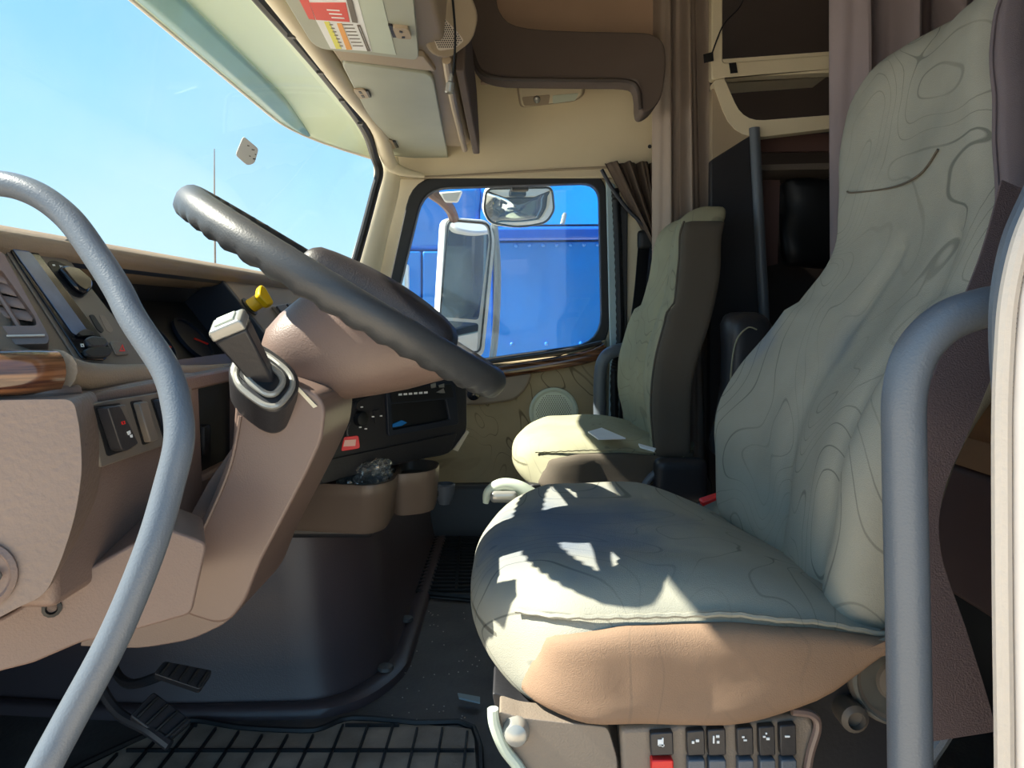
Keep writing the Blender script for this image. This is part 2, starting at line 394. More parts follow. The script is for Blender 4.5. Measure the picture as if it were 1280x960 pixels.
struct(obj('trim_6', tube(ft, .005, 8), 'cream'), 'thin ribbed strip beside the windshield seal', 'trim')
for yy in (1.28, 1.47, 1.66, 1.86):
    obj('clip', box(hdr(yy, -.392, 1.197), (.012, .01, .006)), 'dark', bpy.data.objects['trim_4'])
apil = [P(486, 196, 2.24), P(484, 230, 2.25), P(468, 290, 2.26), P(452, 350, 2.27), P(420, 450, 2.27)]
struct(obj('trim_7', tube(apil, [.03, .04, .045, .05, .05], 14, flat=.5, up=(0, 1, 0)), 'cream'), 'cream far windshield pillar cover', 'trim')
# windshield pane
rows = []
for i in range(25):
    Y = .42+1.76*i/24; u = (Y-1.30)/.88; bul = 1-u**4
    top = Vector((-.415-.02*bul, Y, 1.225-(.02 if Y > 2 else 0))); bot = Vector((-.60-.28*max(bul, 0), Y, .72))
    rows.append([top.lerp(bot, j/10)+Vector((-.03*math.sin(math.pi*j/10), 0, 0)) for j in range(11)])
rows[-1] = [P(474, 210, 2.18).lerp(P(395, 450, 2.19), j/10) for j in range(11)]
ws = struct(obj('window_1', grid(rows), 'wglass'), 'large curved windshield pane with faint haze', 'window')
# sticker on the inside of the windshield
PS = Pl((-.62, 1.2, 1.0), (.85, -.35, -.3))
st = thing('windshield_sticker', 'small white square sticker on the windshield above the steering wheel', 'sticker', PS(308, 188))
obj('sheet', slab(PS, rp([(304, 170), (323, 186), (318, 204), (309, 207), (294, 194)], 4, 3), 0, .0008), 'paper', st)
bm = bmesh.new()
for q in ((310, 182, 2), (316, 187, 3), (317.5, 198.5, 3), (312, 195, 1.3), (319, 193, 1.2)):
    slab(PS, [(q[0]-q[2]*.6, q[1]-.9), (q[0]+q[2]*.6, q[1]-.2), (q[0]+q[2]*.6, q[1]+.9), (q[0]-q[2]*.6, q[1]+.4)], .0008, .0012, bm)
obj('print_marks', bm, 'dark', st)
# exterior sun visor
ev = thing('exterior_sun_visor', 'pale translucent green sun visor mounted outside above the windshield', 'sun visor', (-.6, 1.4, 1.24))
rows = []; rt = []
for i in range(31):
    Y = .35+1.87*i/30; u = (Y-1.3)/.92; tap = max(0, (Y-1.85)/.37)**2.4; tn = max(0, (.55-Y)/.2)**2.4
    xf = -.62+.19*(tap+tn); rows.append([Vector((xf+(-.43-xf)*j/10, Y, 1.215+.075*math.sin(math.pi*.5*j/10)*(1-.6*tap)-.03*tap)) for j in range(11)])
obj('shade_panel', grid(rows), 'visor', ev, solid=.004)
rows2 = [[r[0].lerp(r[3], .12+.86*j/4*min(1, max(.02, 1-((i_-19)/6.)**2 if i_ > 19 else 1)**.5))+Vector((.004, 0, -.006)) for j in range(5)] for i_, r in enumerate(rows[2:28])]
lab(obj('tinted_band', grid(rows2), 'visort', ev, solid=.003), 'teal tinted front band of the visor')
obj('edge_lip', tube([r[0] for r in rows], .004, 8, sm=1), 'sealc', ev)
PV = Pl((-.5, 1.5, 1.262), (0, 0, -1))
lab(obj('bracket', slab(PV, [(318, 112), (325, 98), (343, 118), (339, 126), (331, 121), (328, 128)], 0, .012), 'panel', ev), 'small dark mounting bracket under the visor')
# antenna
an = obj('whip_antenna', tube([P(268, 186, 2.6), P(268, 250, 2.6), P(269, 345, 2.6), P(269, 462, 2.6)], [.0016, .003, .004, .005], 6), 'panel')
tag(an, 'thin upright whip antenna outside the windshield', 'antenna')

# window of passenger door
PD = YP(2.315)
win_i = rp([(530, 236), (748, 229), (752, 428), (474, 466)], [30, 22, 36, 18], 6)
door = thing('door_1', 'passenger door with black window seal, wood trim and speaker', 'door', (.05, 2.30, .05)); door['kind'] = 'structure'
obj('window_seal', ringslab(PD, rp([(516, 222), (757, 216), (762, 441), (460, 479)], [36, 28, 42, 20], 6), win_i, -.03, .012), 'black', door, bevel=.004)
obj('window_pane', slab(YP(2.33), win_i, -.004, .0), 'dglass', door)
cardp = [(452, 478), (600, 456), (700, 445), (758, 424), (758, 640), (748, 664), (430, 664), (430, 560)]
dc = obj('door_card', slab(YP(2.30), cardp, -.015, .012), 'card', door, bevel=.006)
# armrest recess and raised moulding
obj('armrest_moulding', slab(YP(2.29), rp([(560, 466), (640, 462), (666, 458), (662, 480), (645, 500), (600, 506), (560, 505)], 12, 4), -.01, .018), 'dashg', door, bevel=.008, seg=3)
obj('lower_edge', slab(YP(2.29), [(430, 606), (745, 600), (745, 668), (430, 672)], -.01, .02), 'dark', door, bevel=.006)
obj('wood_trim', tube([P(560, 474, 2.275), P(625, 465, 2.275), P(690, 455, 2.275), P(735, 446, 2.275), P(757, 436, 2.28)], .021, 12, up=(0, 0, 1), flat=1.0), 'wood', door)
obj('sill_strip', tube([P(560, 458, 2.28), P(640, 449, 2.28), P(700, 440, 2.28), P(752, 428, 2.28)], .007, 8), 'dark', door)
obj('door_lever', lathe(P(592, 492, 2.26), (0, -1, 0), [(.022, 0), (.02, .012), (.008, .016)], 16), 'blackg', door)
sp_ = obj('speaker', lathe(P(692, 515, 2.285), (0, -1, 0), [(.078, 0), (.078, .006), (.072, .010), (.066, .008), (.064, .006)], 40), 'pale', door)
bm = bmesh.new()
for i in range(-8, 9):
    for j in range(-9, 10):
        dx = i*.0072+(.0036 if j % 2 else 0); dz = j*.0064
        if dx*dx+dz*dz < .056**2:
            c = P(692, 515, 2.279)+Vector((dx, 0, dz)); lathe(c, (0, -1, 0), [(.0019, 0), (.0019, .0008)], 5, bm)
stuff(obj('grille_holes', bm, 'darkb', sp_))
# door edge: pale strip, ribbed dark seal
obj('edge_strip', slab(YP(2.28), [(757, 226), (768, 232), (775, 470), (768, 640), (758, 640), (762, 440)], 0, .02), 'tealp', door, bevel=.003)
rib = [P(769, 236, 2.26), P(773, 320, 2.26), P(775, 430, 2.26), P(768, 470, 2.26), P(770, 600, 2.26)]
rpth = catmull(rib, 24); obj('ribbed_seal', tube(rpth, [.012 if k % 2 else .0145 for k in range(len(rpth))], 10, sm=1), 'black', door)
# B pillar cream panel on passenger side
struct(obj('trim_8', slab(YP(2.29), [(779, 262), (812, 285), (812, 660), (775, 660), (780, 470)], -.02, .01), 'cream', bevel=.004), 'cream pillar panel behind the passenger door', 'trim')
struct(obj('trim_9', slab(YP(2.275), [(775, 245), (784, 262), (783, 440), (777, 480), (781, 640), (772, 640), (771, 460)], 0, .012), 'dark', bevel=.003), 'dark pillar edge seal beside the passenger door', 'trim')
g = obj('passenger_grab_handle', tube([P(751, 600, 2.16), P(750, 540, 2.16), P(750, 470, 2.16), P(757, 446, 2.16), P(775, 437, 2.17), P(792, 436, 2.21)], .019, 12), 'bar')
tag(g, 'dark blue grey curved grab handle beside the passenger door edge', 'grab handle')
# passenger belt
pb = thing('passenger_seat_belt', 'black seat belt hanging on the cream pillar behind the passenger seat', 'seat belt', P(805, 300, 2.24))
obj('belt_guide', rbox((.028, .012, .03), .01, (6, 4, 6), c=P(808, 300, 2.24)), 'black', pb)
obj('strap', strip([P(806, 300, 2.25), P(800, 370, 2.2), P(790, 440, 2.14), P(783, 480, 2.1)], .042, .003, (.3, -1, 0)), 'black', pb)
obj('strap_cover', slab(YP(2.22), [(812, 310), (818, 320), (818, 420), (795, 450), (789, 440), (806, 370)], 0, .01), 'navy', pb)

hood = obj('engine_hood', rbox((1.0, 1.1, .45), .15, (10, 10, 6), lambda p: p+Vector((0, 0, .12*p.x)), c=(-2.02, 1.6, .12)), 'white'); struct(hood, 'unseen engine hood added in white to bounce light onto the visor', 'hood')  # hood added out of view; its white bounces light up to the visor
# ================================================================= OVERHEAD CONSOLE
oc = thing('overhead_console', 'taupe overhead storage console above the windshield with grey doors', 'console', (-.27, 1.5, 1.22))
body = [(-.345, 1.222), (-.16, 1.215), (-.13, 1.225), (-.11, 1.30), (-.11, 1.34), (-.345, 1.34)]
obj('body', prism([(x, .55, z) for x, z in body], (0, 1.645, 0)), 'taupe', oc, bevel=.008, seg=3)
obj('upper_body', prism([(-.32, .55, 1.34), (-.11, .55, 1.34), (-.11, .55, 1.6), (-.32, .55, 1.6)], (0, 1.3, 0)), 'taupe', oc, bevel=.008)
PB = Pl((0, 1.6, 1.215), (.01, 0, -1))
d2 = obj('bin_door', slab(PB, rp([(425, 70), (541, 86), (561, 197), (486, 190)], [10, 12, 5, 5], 4), 0, .012), 'greybin', oc, bevel=.003)
d1 = obj('bin_door', slab(PB, rp([(330, -60), (393, 47), (524, 63), (513, -60)], [3, 16, 10, 3], 4), 0.006, .02), 'greybin', oc, bevel=.003)
for dd, (x, y) in ((d2, (452, 109)), (d2, (486, 174))):
    pts = [(x-11, y-6), (x+4, y-6), (x+10, y+5), (x-3, y+6)]
    lt = obj('latch', slab(PB, rp(pts, 3, 2), .012, .016), 'taupe', dd)
    bm = slab(PB, [(x-4, y-4), (x-1, y-4), (x+1, y-1), (x-2, y-1)], .016, .017); slab(PB, [(x-1, y+1), (x+2, y+1), (x+4, y+4), (x+1, y+4)], .016, .017, bm)
    slab(PB, [(x+5, y-4), (x+8, y-4), (x+12, y+4), (x+9, y+4)], .012, .0165, bm); stuff(obj('latch_slots', bm, 'dark', dd))
lt = obj('latch', slab(PB, rp([(490, 15), (510, 17), (515, 31), (496, 30)], 3, 2), .02, .026), 'taupe', d1)
bm = slab(PB, [(485, 14), (490, 15), (496, 30), (491, 30)], .02, .024); slab(PB, [(499, 19), (503, 20), (503, 22), (499, 21)], .026, .027, bm); slab(PB, [(502, 27), (506, 27), (506, 29), (502, 29)], .026, .027, bm)
obj('latch_slot', bm, 'dark', d1)
PB2 = Pl(PB.o, PB.n); H = .0205
def lbl(name, px, m, h=H): return obj(name, slab(PB, px, h-.0006, h+.0004), m, d1)
# label corners in the photo: a strip down the door
lab(lbl('clear_film_strip', [(436, -40), (472, -40), (495, 55), (465, 51)], 'pale', H), 'glossy pale film beside the warning label')
lbl('warning_label', [(360, -60), (436, -60), (465, 50), (413, 46)], 'paper', H+.0006)
lbl('red_block', [(387, -14), (432, -14), (437, 11), (395, 8)], 'redl', H+.0014)
lbl('red_block', [(372, -22), (384, -22), (394, 8), (386, 7)], 'redl', H+.0014)
lbl('dark_stripe', [(430, -30), (437, -30), (447, 12), (440, 11)], 'panel', H+.0018)
lbl('yellow_stripe', [(405, 11), (411, 11), (427, 46), (420, 46)], 'yel', H+.0014)
lbl('orange_stripe', [(421, 13), (427, 13), (440, 47), (433, 47)], 'ora', H+.0014)
bm = ringslab(PB, [(446, 15), (450, 15), (463, 49), (459, 49)], [(448, 17), (449.5, 17), (461, 47), (460, 47)], H+.001, H+.002)
for k in range(7):
    y = 14+k*4.6; x = 397+k*2.1
    for a, l in ((14, 5), (31, 13)):
        slab(PB, [(x+a, y), (x+a+l, y+.3), (x+a+l+.3, y+1), (x+a+.3, y+.8)], H+.0012, H+.002, bm)
bm2 = bmesh.new()
for k in range(3): slab(PB, [(408+k*3, -6+k*5), (424+k*3, -5+k*5), (424.5+k*3, -3.6+k*5), (408.5+k*3, -4.6+k*5)], H+.0016, H+.0024, bm2)
stuff(obj('label_print', bm2, 'paper', d1)); lbls = stuff(obj('label_print', bm, 'panel', d1))
# cross beam between the doors, rear lip, recess
obj('cross_beam', slab(PB, [(412, 50), (530, 64), (545, 84), (424, 69)], -.002, .010), 'taupe', oc, bevel=.003)
obj('rear_lip', tube([Vector((-.131, 1.44, 1.212)), Vector((-.138, 1.7, 1.205)), Vector((-.142, 2.16, 1.200))], .009, 10), 'taupe', oc)
rc = obj('side_pocket', prism([Vector((-.118, Y, z)) for Y, z in ((1.50, 1.21), (2.18, 1.19), (2.18, 1.23), (2.0, 1.33), (1.55, 1.40))], (.02, 0, 0)), 'shelf', oc, bevel=.004)
PG = Pl(P(556, 42, 1.36), (.45, -.45, -.77))
pod = obj('speaker_pod', slab(PG, rp([(520, -40), (575, -40), (600, 20), (592, 52), (560, 76), (536, 68), (526, 20)], 12, 4), -.06, 0), 'taupe', oc, bevel=.008, seg=3)
gp = [(538, 18), (552, 19), (572, 40), (580, 50), (568, 60), (547, 63), (541, 45)]
gr = obj('speaker_grille', slab(PG, rp(gp, 4, 3), 0, .002), 'sealc', pod)
bm = bmesh.new()
def inside(p, poly):
    c = False
    for i in range(len(poly)):
        (x1, y1), (x2, y2) = poly[i-1], poly[i]
        if (y1 > p[1]) != (y2 > p[1]) and p[0] < (x2-x1)*(p[1]-y1)/(y2-y1)+x1: c = not c
    return c
for i in range(20):
    for j in range(20):
        x = 537+i*2.6+(1.3 if j % 2 else 0); y = 18+j*2.7
        if inside((x-1.5, y), gp) and inside((x+1.5, y), gp) and inside((x, y+1.5), gp): lathe(PG(x, y, .002), PG.n, [(.0014, 0), (.0014, .0012)], 5, bm)
stuff(obj('grille_holes', bm, 'dark', gr))
cb = thing('antenna_cable', 'thin black cable with a metal plug hanging below the overhead console', 'cable', P(564, 110, 1.3))
obj('cord', tube([P(561, -60, 1.3), P(566, 0, 1.3), P(569, 45, 1.3), P(567, 85, 1.3), P(564, 98, 1.3)], .0022, 8), 'black', cb)
obj('plug', lathe(P(564.5, 92, 1.3), (-.12, 0, -1), [(.002, 0), (.004, .006), (.0035, .014), (.008, .018), (.008, .034), (.006, .036), (.006, .030)], 14), 'silver', cb)

# dark overhead shelf
PSH = YP(1.90)
outer = catmull([Vector((x, y, 0)) for x, y in [(588, -70), (585, 0), (586, 55), (598, 84), (622, 94), (660, 96), (740, 97), (785, 98), (798, 106), (801, 138), (814, 137), (826, 122), (831, 95), (832, 70), (828, 52), (812, 42), (780, 40), (700, 38), (645, 32), (625, 15), (620, -10), (620, -70)]], 3)
sh = thing('overhead_shelf', 'charcoal felt covered overhead shelf rim above the passenger side', 'shelf', P(700, 97, 1.95))
obj('rim', slab(PSH, [(v.x, v.y) for v in outer], -.10, 0), 'shelf', sh, bevel=.03, seg=5, ang=40)
lip = [(588, 58), (600, 88), (622, 97), (660, 99), (740, 100), (782, 101), (797, 110), (801, 136)]
obj('lower_lip', tube([P(x, y, 1.885) for x, y in lip], .006, 8), 'darkb', sh)
obj('back_panel', box((.22, 2.075, 1.62), (.62, .02, .5)), mat('shelf_back_brown', (176, 150, 130), .8), sh)
# dome light
PL_ = Pl(P(690, 113, 2.185), (0, -1, -.55))
dl = thing('dome_light', 'cream oblong dome light with switch knob on the headliner', 'ceiling light', PL_(690, 118))
obj('housing', slab(PL_, rp([(648, 106), (728, 99), (727, 116), (716, 123), (652, 131)], [5, 6, 8, 6, 6], 4), -.01, .036), 'cream', dl, bevel=.005, seg=3)
obj('housing_outline', slab(PL_, rp([(645, 104), (731, 96), (731, 118), (718, 126), (650, 134)], [5, 6, 8, 6, 6], 4), -.01, .012), 'taupe', dl, bevel=.003)  # darker slab added to outline the housing, which barely stood out
obj('diffuser', slab(PL_, rp([(690, 116), (722, 113), (718, 122), (690, 126)], 2, 2), .036, .040), 'pale', dl)
obj('switch_plate', slab(PL_, rp([(652, 118), (687, 115), (685, 127), (655, 129)], 2, 2), .036, .039), 'taupe', dl)
obj('switch_knob', lathe(PL_(671, 124, .038), PL_.n, [(.011, 0), (.010, .012), (.006, .014)], 14), 'silver', dl)
# ================================================================= CURTAINS AND SLEEPER
def pleats(x0, x1, ztop, zbot, Y, amp, k, tx0=None, tx1=None, seed=0, n=90, dx=1.0):
    rows = []
    for j in range(14):
        t = j/13; z = ztop+(zbot-ztop)*t; a0 = x0+((tx0 if tx0 is not None else x0)-x0)*t; a1 = x1+((tx1 if tx1 is not None else x1)-x1)*t
        rows.append([Vector((a0+(a1-a0)*i/n, Y+amp*(math.sin(i/n*k*2*math.pi+seed+.5*math.sin(3*t+seed))+.35*math.sin(i/n*k*4.7*math.pi+2*t+seed)), z)) for i in range(n+1)])
    return grid(rows)
c1 = obj('window_curtain', pleats(.29, .49, 1.175, .92, 2.225, .018, 4.5, .43, .48, seed=.7), 'curtd', solid=.003)
tag(c1, 'short dark brown curtain gathered at the top rear corner of the passenger window', 'curtain')
c1b = obj('curtain_binding', tube([P(752, 212, 2.225), P(765, 235, 2.225), P(785, 262, 2.225), P(808, 284, 2.225)], .006, 8), 'navy', c1)
c1b.location = -WL[c1]
cs = obj('beaded_cord', tube(catmull([P(829, 200, 2.2), P(828, 218, 2.19), P(826, 234, 2.19), P(829, 250, 2.19), P(828, 262, 2.19)], 5), [.004 if k % 2 else .002 for k in range(21)], 8, sm=1), 'silver')
tag(cs, 'short pale beaded cord beside the gathered window curtain', 'cord')
c2 = obj('cab_curtain', pleats(.405, .545, 1.95, .12, 2.03, .028, 2.6, .40, .60, seed=1.2), 'curtain', solid=.003)
tag(c2, 'tall taupe curtain hanging behind the passenger seat', 'curtain')
c3 = obj('cab_curtain', pleats(.70, 1.08, 1.95, .5, 1.56, .03, 3.3, .70, 1.08, seed=2.2), 'curtg', solid=.003)
tag(c3, 'grey mauve curtain hanging behind the driver seat headrest', 'curtain')
Y0 = 1.93; PCB = YP(Y0)
cab = thing('sleeper_cabinet', 'tall sleeper cabinet with cream framed openings and dark lower wardrobe', 'cabinet', P(960, 700, Y0+.1))
o1 = rp([(889, -150), (1075, -150), (1075, 86), (889, 100)], [2, 2, 2, 4], 5); i1 = rp([(903, -140), (1070, -140), (1070, 66), (903, 79)], [2, 2, 2, 6], 5)
obj('upper_frame', ringslab(PCB, o1, i1, -.03, .004), 'cream', cab, bevel=.004)
o2 = rp([(889, 101), (1075, 84), (1075, 157), (916, 176)], [8, 2, 2, 40], 5); i2 = rp([(904, 98), (1070, 90), (1070, 142), (928, 153)], [3, 2, 2, 26], 5)
obj('lower_frame', ringslab(PCB, o2, i2, -.03, .006), 'cream', cab, bevel=.006, seg=3)
obj('pillar_fairing', slab(YP(Y0+.005), rp([(889, 110), (900, 125), (918, 155), (945, 166), (915, 185), (889, 207)], 4, 3), -.02, .008), 'taupe', cab, bevel=.004)
obj('shelf_lip', slab(PCB, [(903, 74), (1070, 62), (1070, 68), (903, 80)], -.28, 0), 'cream', cab)
obj('back_panel', box((.76, 2.29, 1.1), (.52, .02, 1.9)), 'darkb', cab)
obj('divider_shelf', slab(PCB, [(900, 150), (1075, 142), (1075, 146), (900, 154)], -.34, -.03), 'dark', cab)
obj('wardrobe_panel', slab(YP(Y0-.01), [(889, 200), (940, 168), (956, 420), (956, 720), (885, 720)], -.03, 0), 'dark', cab, bevel=.004)
obj('post', tube([P(943, 160, 1.9), P(950, 300, 1.9), P(956, 420, 1.9), P(956, 560, 1.9)], .014, 12), 'bar', cab)
obj('shelf_rail', slab(YP(2.0), [(950, 206), (1060, 203), (1060, 211), (950, 213)], -.2, 0), 'panel', cab)
obj('top_panel', slab(YP(2.1), [(940, 150), (1075, 150), (1075, 188), (940, 190)], -.02, 0), 'mauve', cab)
obj('side_panel', slab(YP(2.12), [(945, 225), (975, 225), (972, 330), (950, 335)], -.02, 0), 'mauve', cab)
obj('cloth_bag', rbox((.1, .05, .13), .04, (8, 6, 8), lambda p: p+Vector((.02*noise.noise(p*12), .02*noise.noise(p*9+Vector((3, 1, 2))), .02*noise.noise(p*10))), c=P(1015, 280, 2.15)), 'black', cab)
cc = thing('tape_and_cord', 'thin black cord taped to the cream cabinet frame', 'cord', P(900, 60, Y0-.02))
obj('cord', tube([P(888, 74, Y0-.01), P(893, 58, Y0-.01), P(905, 30, Y0-.012), P(925, 8, Y0-.012), P(935, -20, Y0-.012)], .002, 6), 'black', cc)
obj('tape', slab(YP(Y0-.012), [(879, 68), (891, 65), (892, 76), (880, 79)], 0, .001), 'black', cc)
obj('tape', slab(YP(Y0-.012), [(911, 79), (920, 78), (922, 91), (913, 92)], 0, .001), 'black', cc)
bk = thing('sleeper_bunk', 'brown sleeper bunk base with tan mattress edge behind the driver seat', 'bunk bed', (1.1, 1.1, 0))
obj('base_panel', prism([(.74, .45, .23), (.74, 1.9, .23), (.74, 1.9, .45), (.74, .45, .45)], (.8, 0, 0)), 'mauve', bk, bevel=.01)
obj('mattress', rbox((.42, .72, .03), .02, (6, 8, 3), c=(1.14, 1.17, .482)), 'tan', bk)
obj('plinth', box((1.15, 1.17, .11), (.7, 1.4, .22)), 'black', bk)
# folded armrest / upholstered divider behind passenger seat
# ================================================================= SEATS
def zip_tabs(tab, dz): return [(a+dz, b) for a, b in tab]
def seat(kind, yc, label, faceT, nearT, farT, ztop, zb, cx0, cx1, cyh, cz0, cz1, mats, crown=.02, gz0=0.):
    t = thing('seat', label, 'seat', (cx0+(cx1-cx0)/2, yc, 0.0))
    main, side, sided = mats
    H = (ztop-zb)
    def back(p):     # p.x in +-.065, p.y in +-.25, p.z in +-H/2
        z = zb+p.z+H/2; a = sip(nearT, z); b = sip(farT, z); v = p.y/.25
        y = a+(b-a)*(v+1)/2; x = sip(faceT, z)+(p.x+.065)*sip([(zb, .45), (zb+.22, .6), (zb+.45, 1. if kind == 'd' else .78)], z)
        front = max(0, -p.x/.065)
        x += front*(-.030*abs(v)**2.2*(1 if z < .72 else .35)+.012*math.exp(-(v*3)**2))   # side bolsters, centre channel
        # stitched channels
        for vv in (-.66, .04): x += front*.010*math.exp(-((v-vv)/.07)**2)*(1 if z < zb+.42 else 0)
        q = Vector((x, y, z)); q.x += .004*noise.noise(q*14)*front
        q += Vector((.006, 0, 0))*noise.noise(q*5+Vector((yc, 0, 0)))
        # top rounds over
        tz = max(0, (z-(ztop-.09))/.09); q.x += .03*tz*tz
        return q
    bk = obj('backrest', rbox((.065, .25, H/2), .045, (8, 36, 56), back), main, t, ang=60)
    def bp(x, y, z): return back(Vector((x, y, z-zb-H/2)))
    pts = [bp(-.052, -.238, zb+.02+(H-.06)*i/26)+Vector((-.001, -.002, 0)) for i in range(27)]
    obj('piping', tube(pts[int(len(pts)*gz0/H):], .0024, 6, sm=2), sided, bk)
    # side gusset of the near side: slightly proud panel
    rows = [[bp(x, -.2505, zb+.03+(H-.08)*i/26)+Vector((0, -.004*math.sin(math.pi*k/6), 0)) for k, x in enumerate([-.045+.018*j for j in range(7)])] for i in range(27)]
    gh_ = H/2-(.02 if kind == 'd' else .04)-gz0/2
    gus = rbox((.058, .012, gh_), .012, (7, 3, 30), lambda p: bp(p.x+.006, -.238, zb+H/2+p.z+gz0/2)+Vector((0, p.y-.006, 0)))
    lab(obj('side_gusset', gus, sided, bk, ang=60), 'darker side panel of the backrest cover')
    # cushion
    L = (cx1-cx0)/2; hz = (cz1-cz0)/2
    def cush(p):
        u = p.x/L; v = p.y/cyh; w = p.z/hz; q = Vector(p)
        rnd = max(0, -u-.45)/.55
        q.y *= 1-.20*rnd*rnd                                   # front corners round in plan
        q.x += .05*abs(v)**3*(1 if u < 0 else 0)*max(0, -u)      # bowed front edge
        if w > 0:
            q.z += crown*(1-u*u)*(1-v*v)+.012*math.exp(-((abs(v)-.72)/.2)**2)*(1-abs(u)**3)
            q.z -= .028*max(0, (u-.15)/.85)**1.5
            q.z -= .012*max(0, -u-.6)/.4
            if kind == 'd': q.z -= .06*max(0, (u-.1)/.9)**1.3*max(0, (v+.4)/1.4)
        else:
            pass
        q.z += (.125*max(0, (u-.1)/.9)**2 + .02*max(0, -u-.6)/.4)*(1-w)/2    # underside rises to the rear
        q.z += .003*noise.noise(Vector(q)*13)
        q.y += -.003*noise.noise(Vector(q)*22) if abs(v) > .9 else 0
        return q+Vector((cx0+L, yc, cz0+hz))
    cu = obj('cushion', rbox((L, cyh, hz), .045, (34, 34, 14), cush), main, t, ang=60)
    g2 = rbox((L-.012, .010, hz-.016), .010, (26, 3, 8), lambda p: cush(Vector((p.x+.002+.07*max(0, -p.x/L-.3)*(p.z/hz+1)/2, -cyh+.012+p.y, p.z-.012*max(0, -p.x/L-.4)*(p.z/hz+1))))+Vector((0, -.008, 0)))
    lab(obj('cushion_side_panel', g2, side, cu, ang=60), 'side boxing panel of the cushion cover')
    pts = []
    for i in range(61):
        a = -L*.93+1.86*L*i/60; pts.append(cush(Vector((a, -cyh+.012, hz-.008))) + Vector((0, -.003, .0006*math.sin(i*1.9))))
    obj('piping', tube(pts, .0026, 6, sm=1), main, cu)
    return t, cush, bp
ds, dcush, dbp = seat('d', .945, 'large grey green seat cover driver seat with contour line print, nearest the camera',
    [(.40, .335), (.46, .345), (.53, .35), (.60, .375), (.67, .418), (.74, .458), (.79, .482), (.9, .50), (1.0, .512), (1.1, .535)],
    [(.40, .70), (.53, .68), (.67, .68), (.78, .70), (.85, .73), (.95, .755), (1.03, .78), (1.1, .80)],
    [(.40, 1.16), (.46, 1.18), (.53, 1.205), (.60, 1.20), (.67, 1.17), (.73, 1.13), (.79, 1.09), (.85, 1.105), (.95, 1.12), (1.03, 1.12), (1.1, 1.06)],
    1.10, .37, -.052, .395, .262, .296, .415, ('cloth', 'cloths', 'clothm'), crown=.022, gz0=.42)
ps, pcush, pbp = seat('p', 1.86, 'grey green covered passenger seat with papers on it beside the passenger door',
    [(.36, .345), (.50, .325), (.58, .325), (.70, .358), (.80, .385), (.90, .397), (.97, .408)],
    [(.36, 1.63), (.50, 1.60), (.60, 1.60), (.70, 1.62), (.80, 1.66), (.97, 1.72)],
    [(.36, 2.08), (.50, 2.12), (.60, 2.12), (.70, 2.08), (.76, 2.02), (.85, 2.01), (.97, 1.98)],
    .965, .34, .0, .42, .24, .285, .40, ('clothp', 'clothd', 'clothd'), crown=.02)
am = obj('armrest', rbox((.055, .04, .16), .035, (8, 6, 12), lambda p: p+Vector((p.z*.10-.02*(p.z/.16)**2, 0, 0)), c=P(932, 480, 1.60)), 'dark', ps)
lab(am, 'black padded armrest folded upright')
obj('piping', tube([P(915, 545, 1.555), P(913, 480, 1.555), P(919, 430, 1.555), P(934, 410, 1.555), P(946, 412, 1.555)], .0018, 6), 'clothp', am)
# driver seat base with controls
PB3 = YP(.715)
bp_ = [(613, 884), (650, 897), (780, 913), (900, 904), (985, 890), (1040, 846), (1075, 790), (1120, 770), (1180, 800), (1200, 900), (1190, 1060), (660, 1060), (628, 950)]
bs = obj('base_shell', slab(PB3, rp(bp_, 8, 3), -.40, -.03), 'dark', ds, bevel=.01, seg=3)
PB4 = YP(.69)
obj('silver_edge', tube([P(616, 886, .685), P(618, 905, .685), P(630, 935, .685), P(650, 962, .685), P(668, 1000, .685)], .0055, 10), 'pale', ds)
obj('side_cover', slab(PB4, rp([(622, 888), (650, 897), (760, 909), (772, 950), (770, 1010), (680, 1010), (640, 945)], 8, 3), -.03, 0), 'dashg', ds, bevel=.006, seg=3)
pn = obj('control_panel', slab(PB4, rp([(775, 911), (900, 904), (1012, 893), (1022, 912), (1008, 960), (1005, 1020), (780, 1020)], 8, 3), -.03, 0), 'dashg', ds, bevel=.005, seg=3)
obj('panel_rim', tube([P(990, 889, .686), P(1014, 893, .686), P(1022, 908, .686), P(1012, 945, .686), P(1004, 1000, .686)], .004, 8), 'brown_s', pn)
obj('knob', lathe(P(645, 912, .69), (0, -1, .1), [(.013, 0), (.013, .006), (.010, .013), (.004, .016)], 18), 'silver', ds)
obj('bolt', lathe(P(1062, 891, .735), (0, -1, 0), [(.014, -.02), (.014, .012), (.009, .016), (.009, .008)], 18), 'panel', ds)
rk = obj('recliner_hub', lathe(P(1118, 845, .74), (-.1, -1, 0), [(.048, -.03), (.048, .006), (.043, .012), (.037, .010), (.035, .003), (.024, .006), (.02, .014), (.006, .016)], 36), 'panel', ds)
lab(obj('hub_ring', lathe(P(1118, 845, .74)+Vector((0, -.010, 0)), (-.1, -1, 0), [(.040, 0), (.043, .004), (.046, 0)], 36), 'silver', rk), 'shiny ring around the recliner hub')
